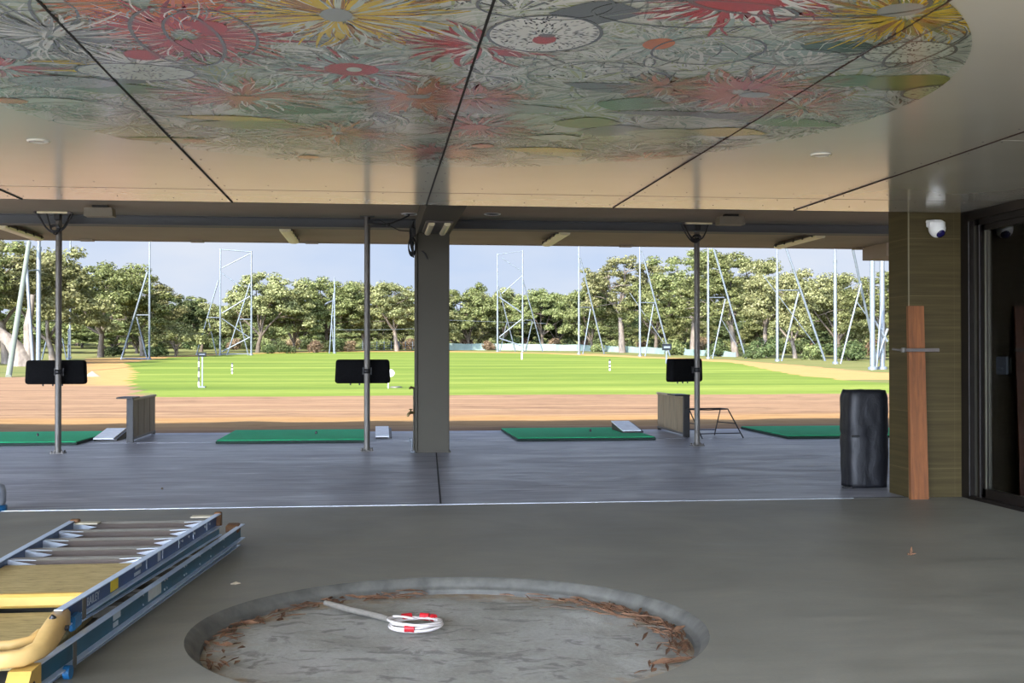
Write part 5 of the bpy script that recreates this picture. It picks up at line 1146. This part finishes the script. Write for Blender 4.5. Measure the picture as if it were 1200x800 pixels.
# old thick trunk at the far left
g = GT(24, 429); r = thing('old_tree_trunk', g, 'thick grey leaning trunk of an old tree at the far left', 'tree')
mb = MB(); zz = g.z
mb.tube([(g.x + .3, g.y, zz - .3), (g.x + .1, g.y, zz + .9), (g.x - .9, g.y, zz + 2.2), (g.x - 2.3, g.y, zz + 3.3), (g.x - 4.2, g.y, zz + 4.5)], [1.15, .85, .55, .42, .3], 14)
mb.tube([(g.x + .5, g.y, zz - .3), (g.x + .75, g.y, zz + 1.5), (g.x + .6, g.y, zz + 3.5), (g.x + 1.0, g.y, zz + 6.2)], [.75, .5, .36, .2], 12)
obj('trunk', mb, M['bark'], r)

# ================================================================== LIGHT
REAR_GLOW = 23.0
w = bpy.data.worlds.new('sky'); bpy.context.scene.world = w; w.use_nodes = True; nt = w.node_tree; nt.nodes.clear()
def wn(k, **kw):
    x = nt.nodes.new(k)
    for a, v in kw.items(): setattr(x, a, v)
    return x
tc = wn('ShaderNodeTexCoord'); sep = wn('ShaderNodeSeparateXYZ'); nt.links.new(tc.outputs['Generated'], sep.inputs[0])
rp = wn('ShaderNodeValToRGB'); e = rp.color_ramp.elements; e[0].position = 0; e[0].color = (.68, .79, .97, 1); e[1].position = .6; e[1].color = (.28, .46, .92, 1)
x = e.new(.12); x.color = (.56, .70, .96, 1); nt.links.new(sep.outputs[2], rp.inputs[0])
mp = wn('ShaderNodeMapping'); mp.inputs['Scale'].default_value = (1, 1, 2.6); nt.links.new(tc.outputs['Generated'], mp.inputs[0])
nz = wn('ShaderNodeTexNoise'); nz.inputs['Scale'].default_value = 4.2; nz.inputs['Detail'].default_value = 6; nz.inputs['Roughness'].default_value = .5; nt.links.new(mp.outputs[0], nz.inputs['Vector'])
cr = wn('ShaderNodeValToRGB'); cr.color_ramp.elements[0].position = .36; cr.color_ramp.elements[0].color = (0, 0, 0, 1); cr.color_ramp.elements[1].position = .72; cr.color_ramp.elements[1].color = (.85, .85, .85, 1); nt.links.new(nz.outputs[0], cr.inputs[0])
mx = wn('ShaderNodeMix', data_type='RGBA'); nt.links.new(cr.outputs[0], mx.inputs[0]); nt.links.new(rp.outputs[0], mx.inputs[6]); mx.inputs[7].default_value = (.88, .91, .97, 1)
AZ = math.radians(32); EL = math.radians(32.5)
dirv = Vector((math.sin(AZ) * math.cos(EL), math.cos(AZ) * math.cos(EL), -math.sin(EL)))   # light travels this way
dp = wn('ShaderNodeVectorMath', operation='DOT_PRODUCT'); nt.links.new(tc.outputs['Generated'], dp.inputs[0]); dp.inputs[1].default_value = (-math.sin(AZ), -math.cos(AZ), 0)   # sky glow added low behind the camera to light the interior
mrg = wn('ShaderNodeMapRange', interpolation_type='SMOOTHSTEP'); mrg.inputs[1].default_value = .60; mrg.inputs[2].default_value = 1.0; mrg.inputs[3].default_value = .77; mrg.inputs[4].default_value = REAR_GLOW; nt.links.new(dp.outputs['Value'], mrg.inputs[0])
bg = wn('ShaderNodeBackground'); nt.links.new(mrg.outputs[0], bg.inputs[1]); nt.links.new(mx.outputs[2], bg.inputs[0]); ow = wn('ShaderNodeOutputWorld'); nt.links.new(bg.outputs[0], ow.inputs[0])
sd = bpy.data.lights.new('sun', 'SUN'); sd.energy = 11.0; sd.angle = .03; sd.color = (1, .93, .82); so = bpy.data.objects.new('sun', sd); C.objects.link(so)
so.rotation_euler = dirv.to_track_quat('-Z', 'Y').to_euler(); so.location = (-20, -20, 30)

cam = bpy.data.cameras.new('camera'); co = bpy.data.objects.new('camera', cam); C.objects.link(co); cam.sensor_fit = 'HORIZONTAL'; cam.sensor_width = 36; cam.lens = F_PX / 1200 * 36; cam.clip_end = 3000; cam.clip_start = .05
co.matrix_world = Matrix.Translation(EYE) @ Matrix((RT, UP, -FW)).transposed().to_4x4()
sc = bpy.context.scene; sc.camera = co
vs_ = sc.view_settings; vs_.view_transform = 'Standard'; vs_.look = 'None'; vs_.gamma = 1; vs_.exposure = 0.32; vs_.use_curve_mapping = False
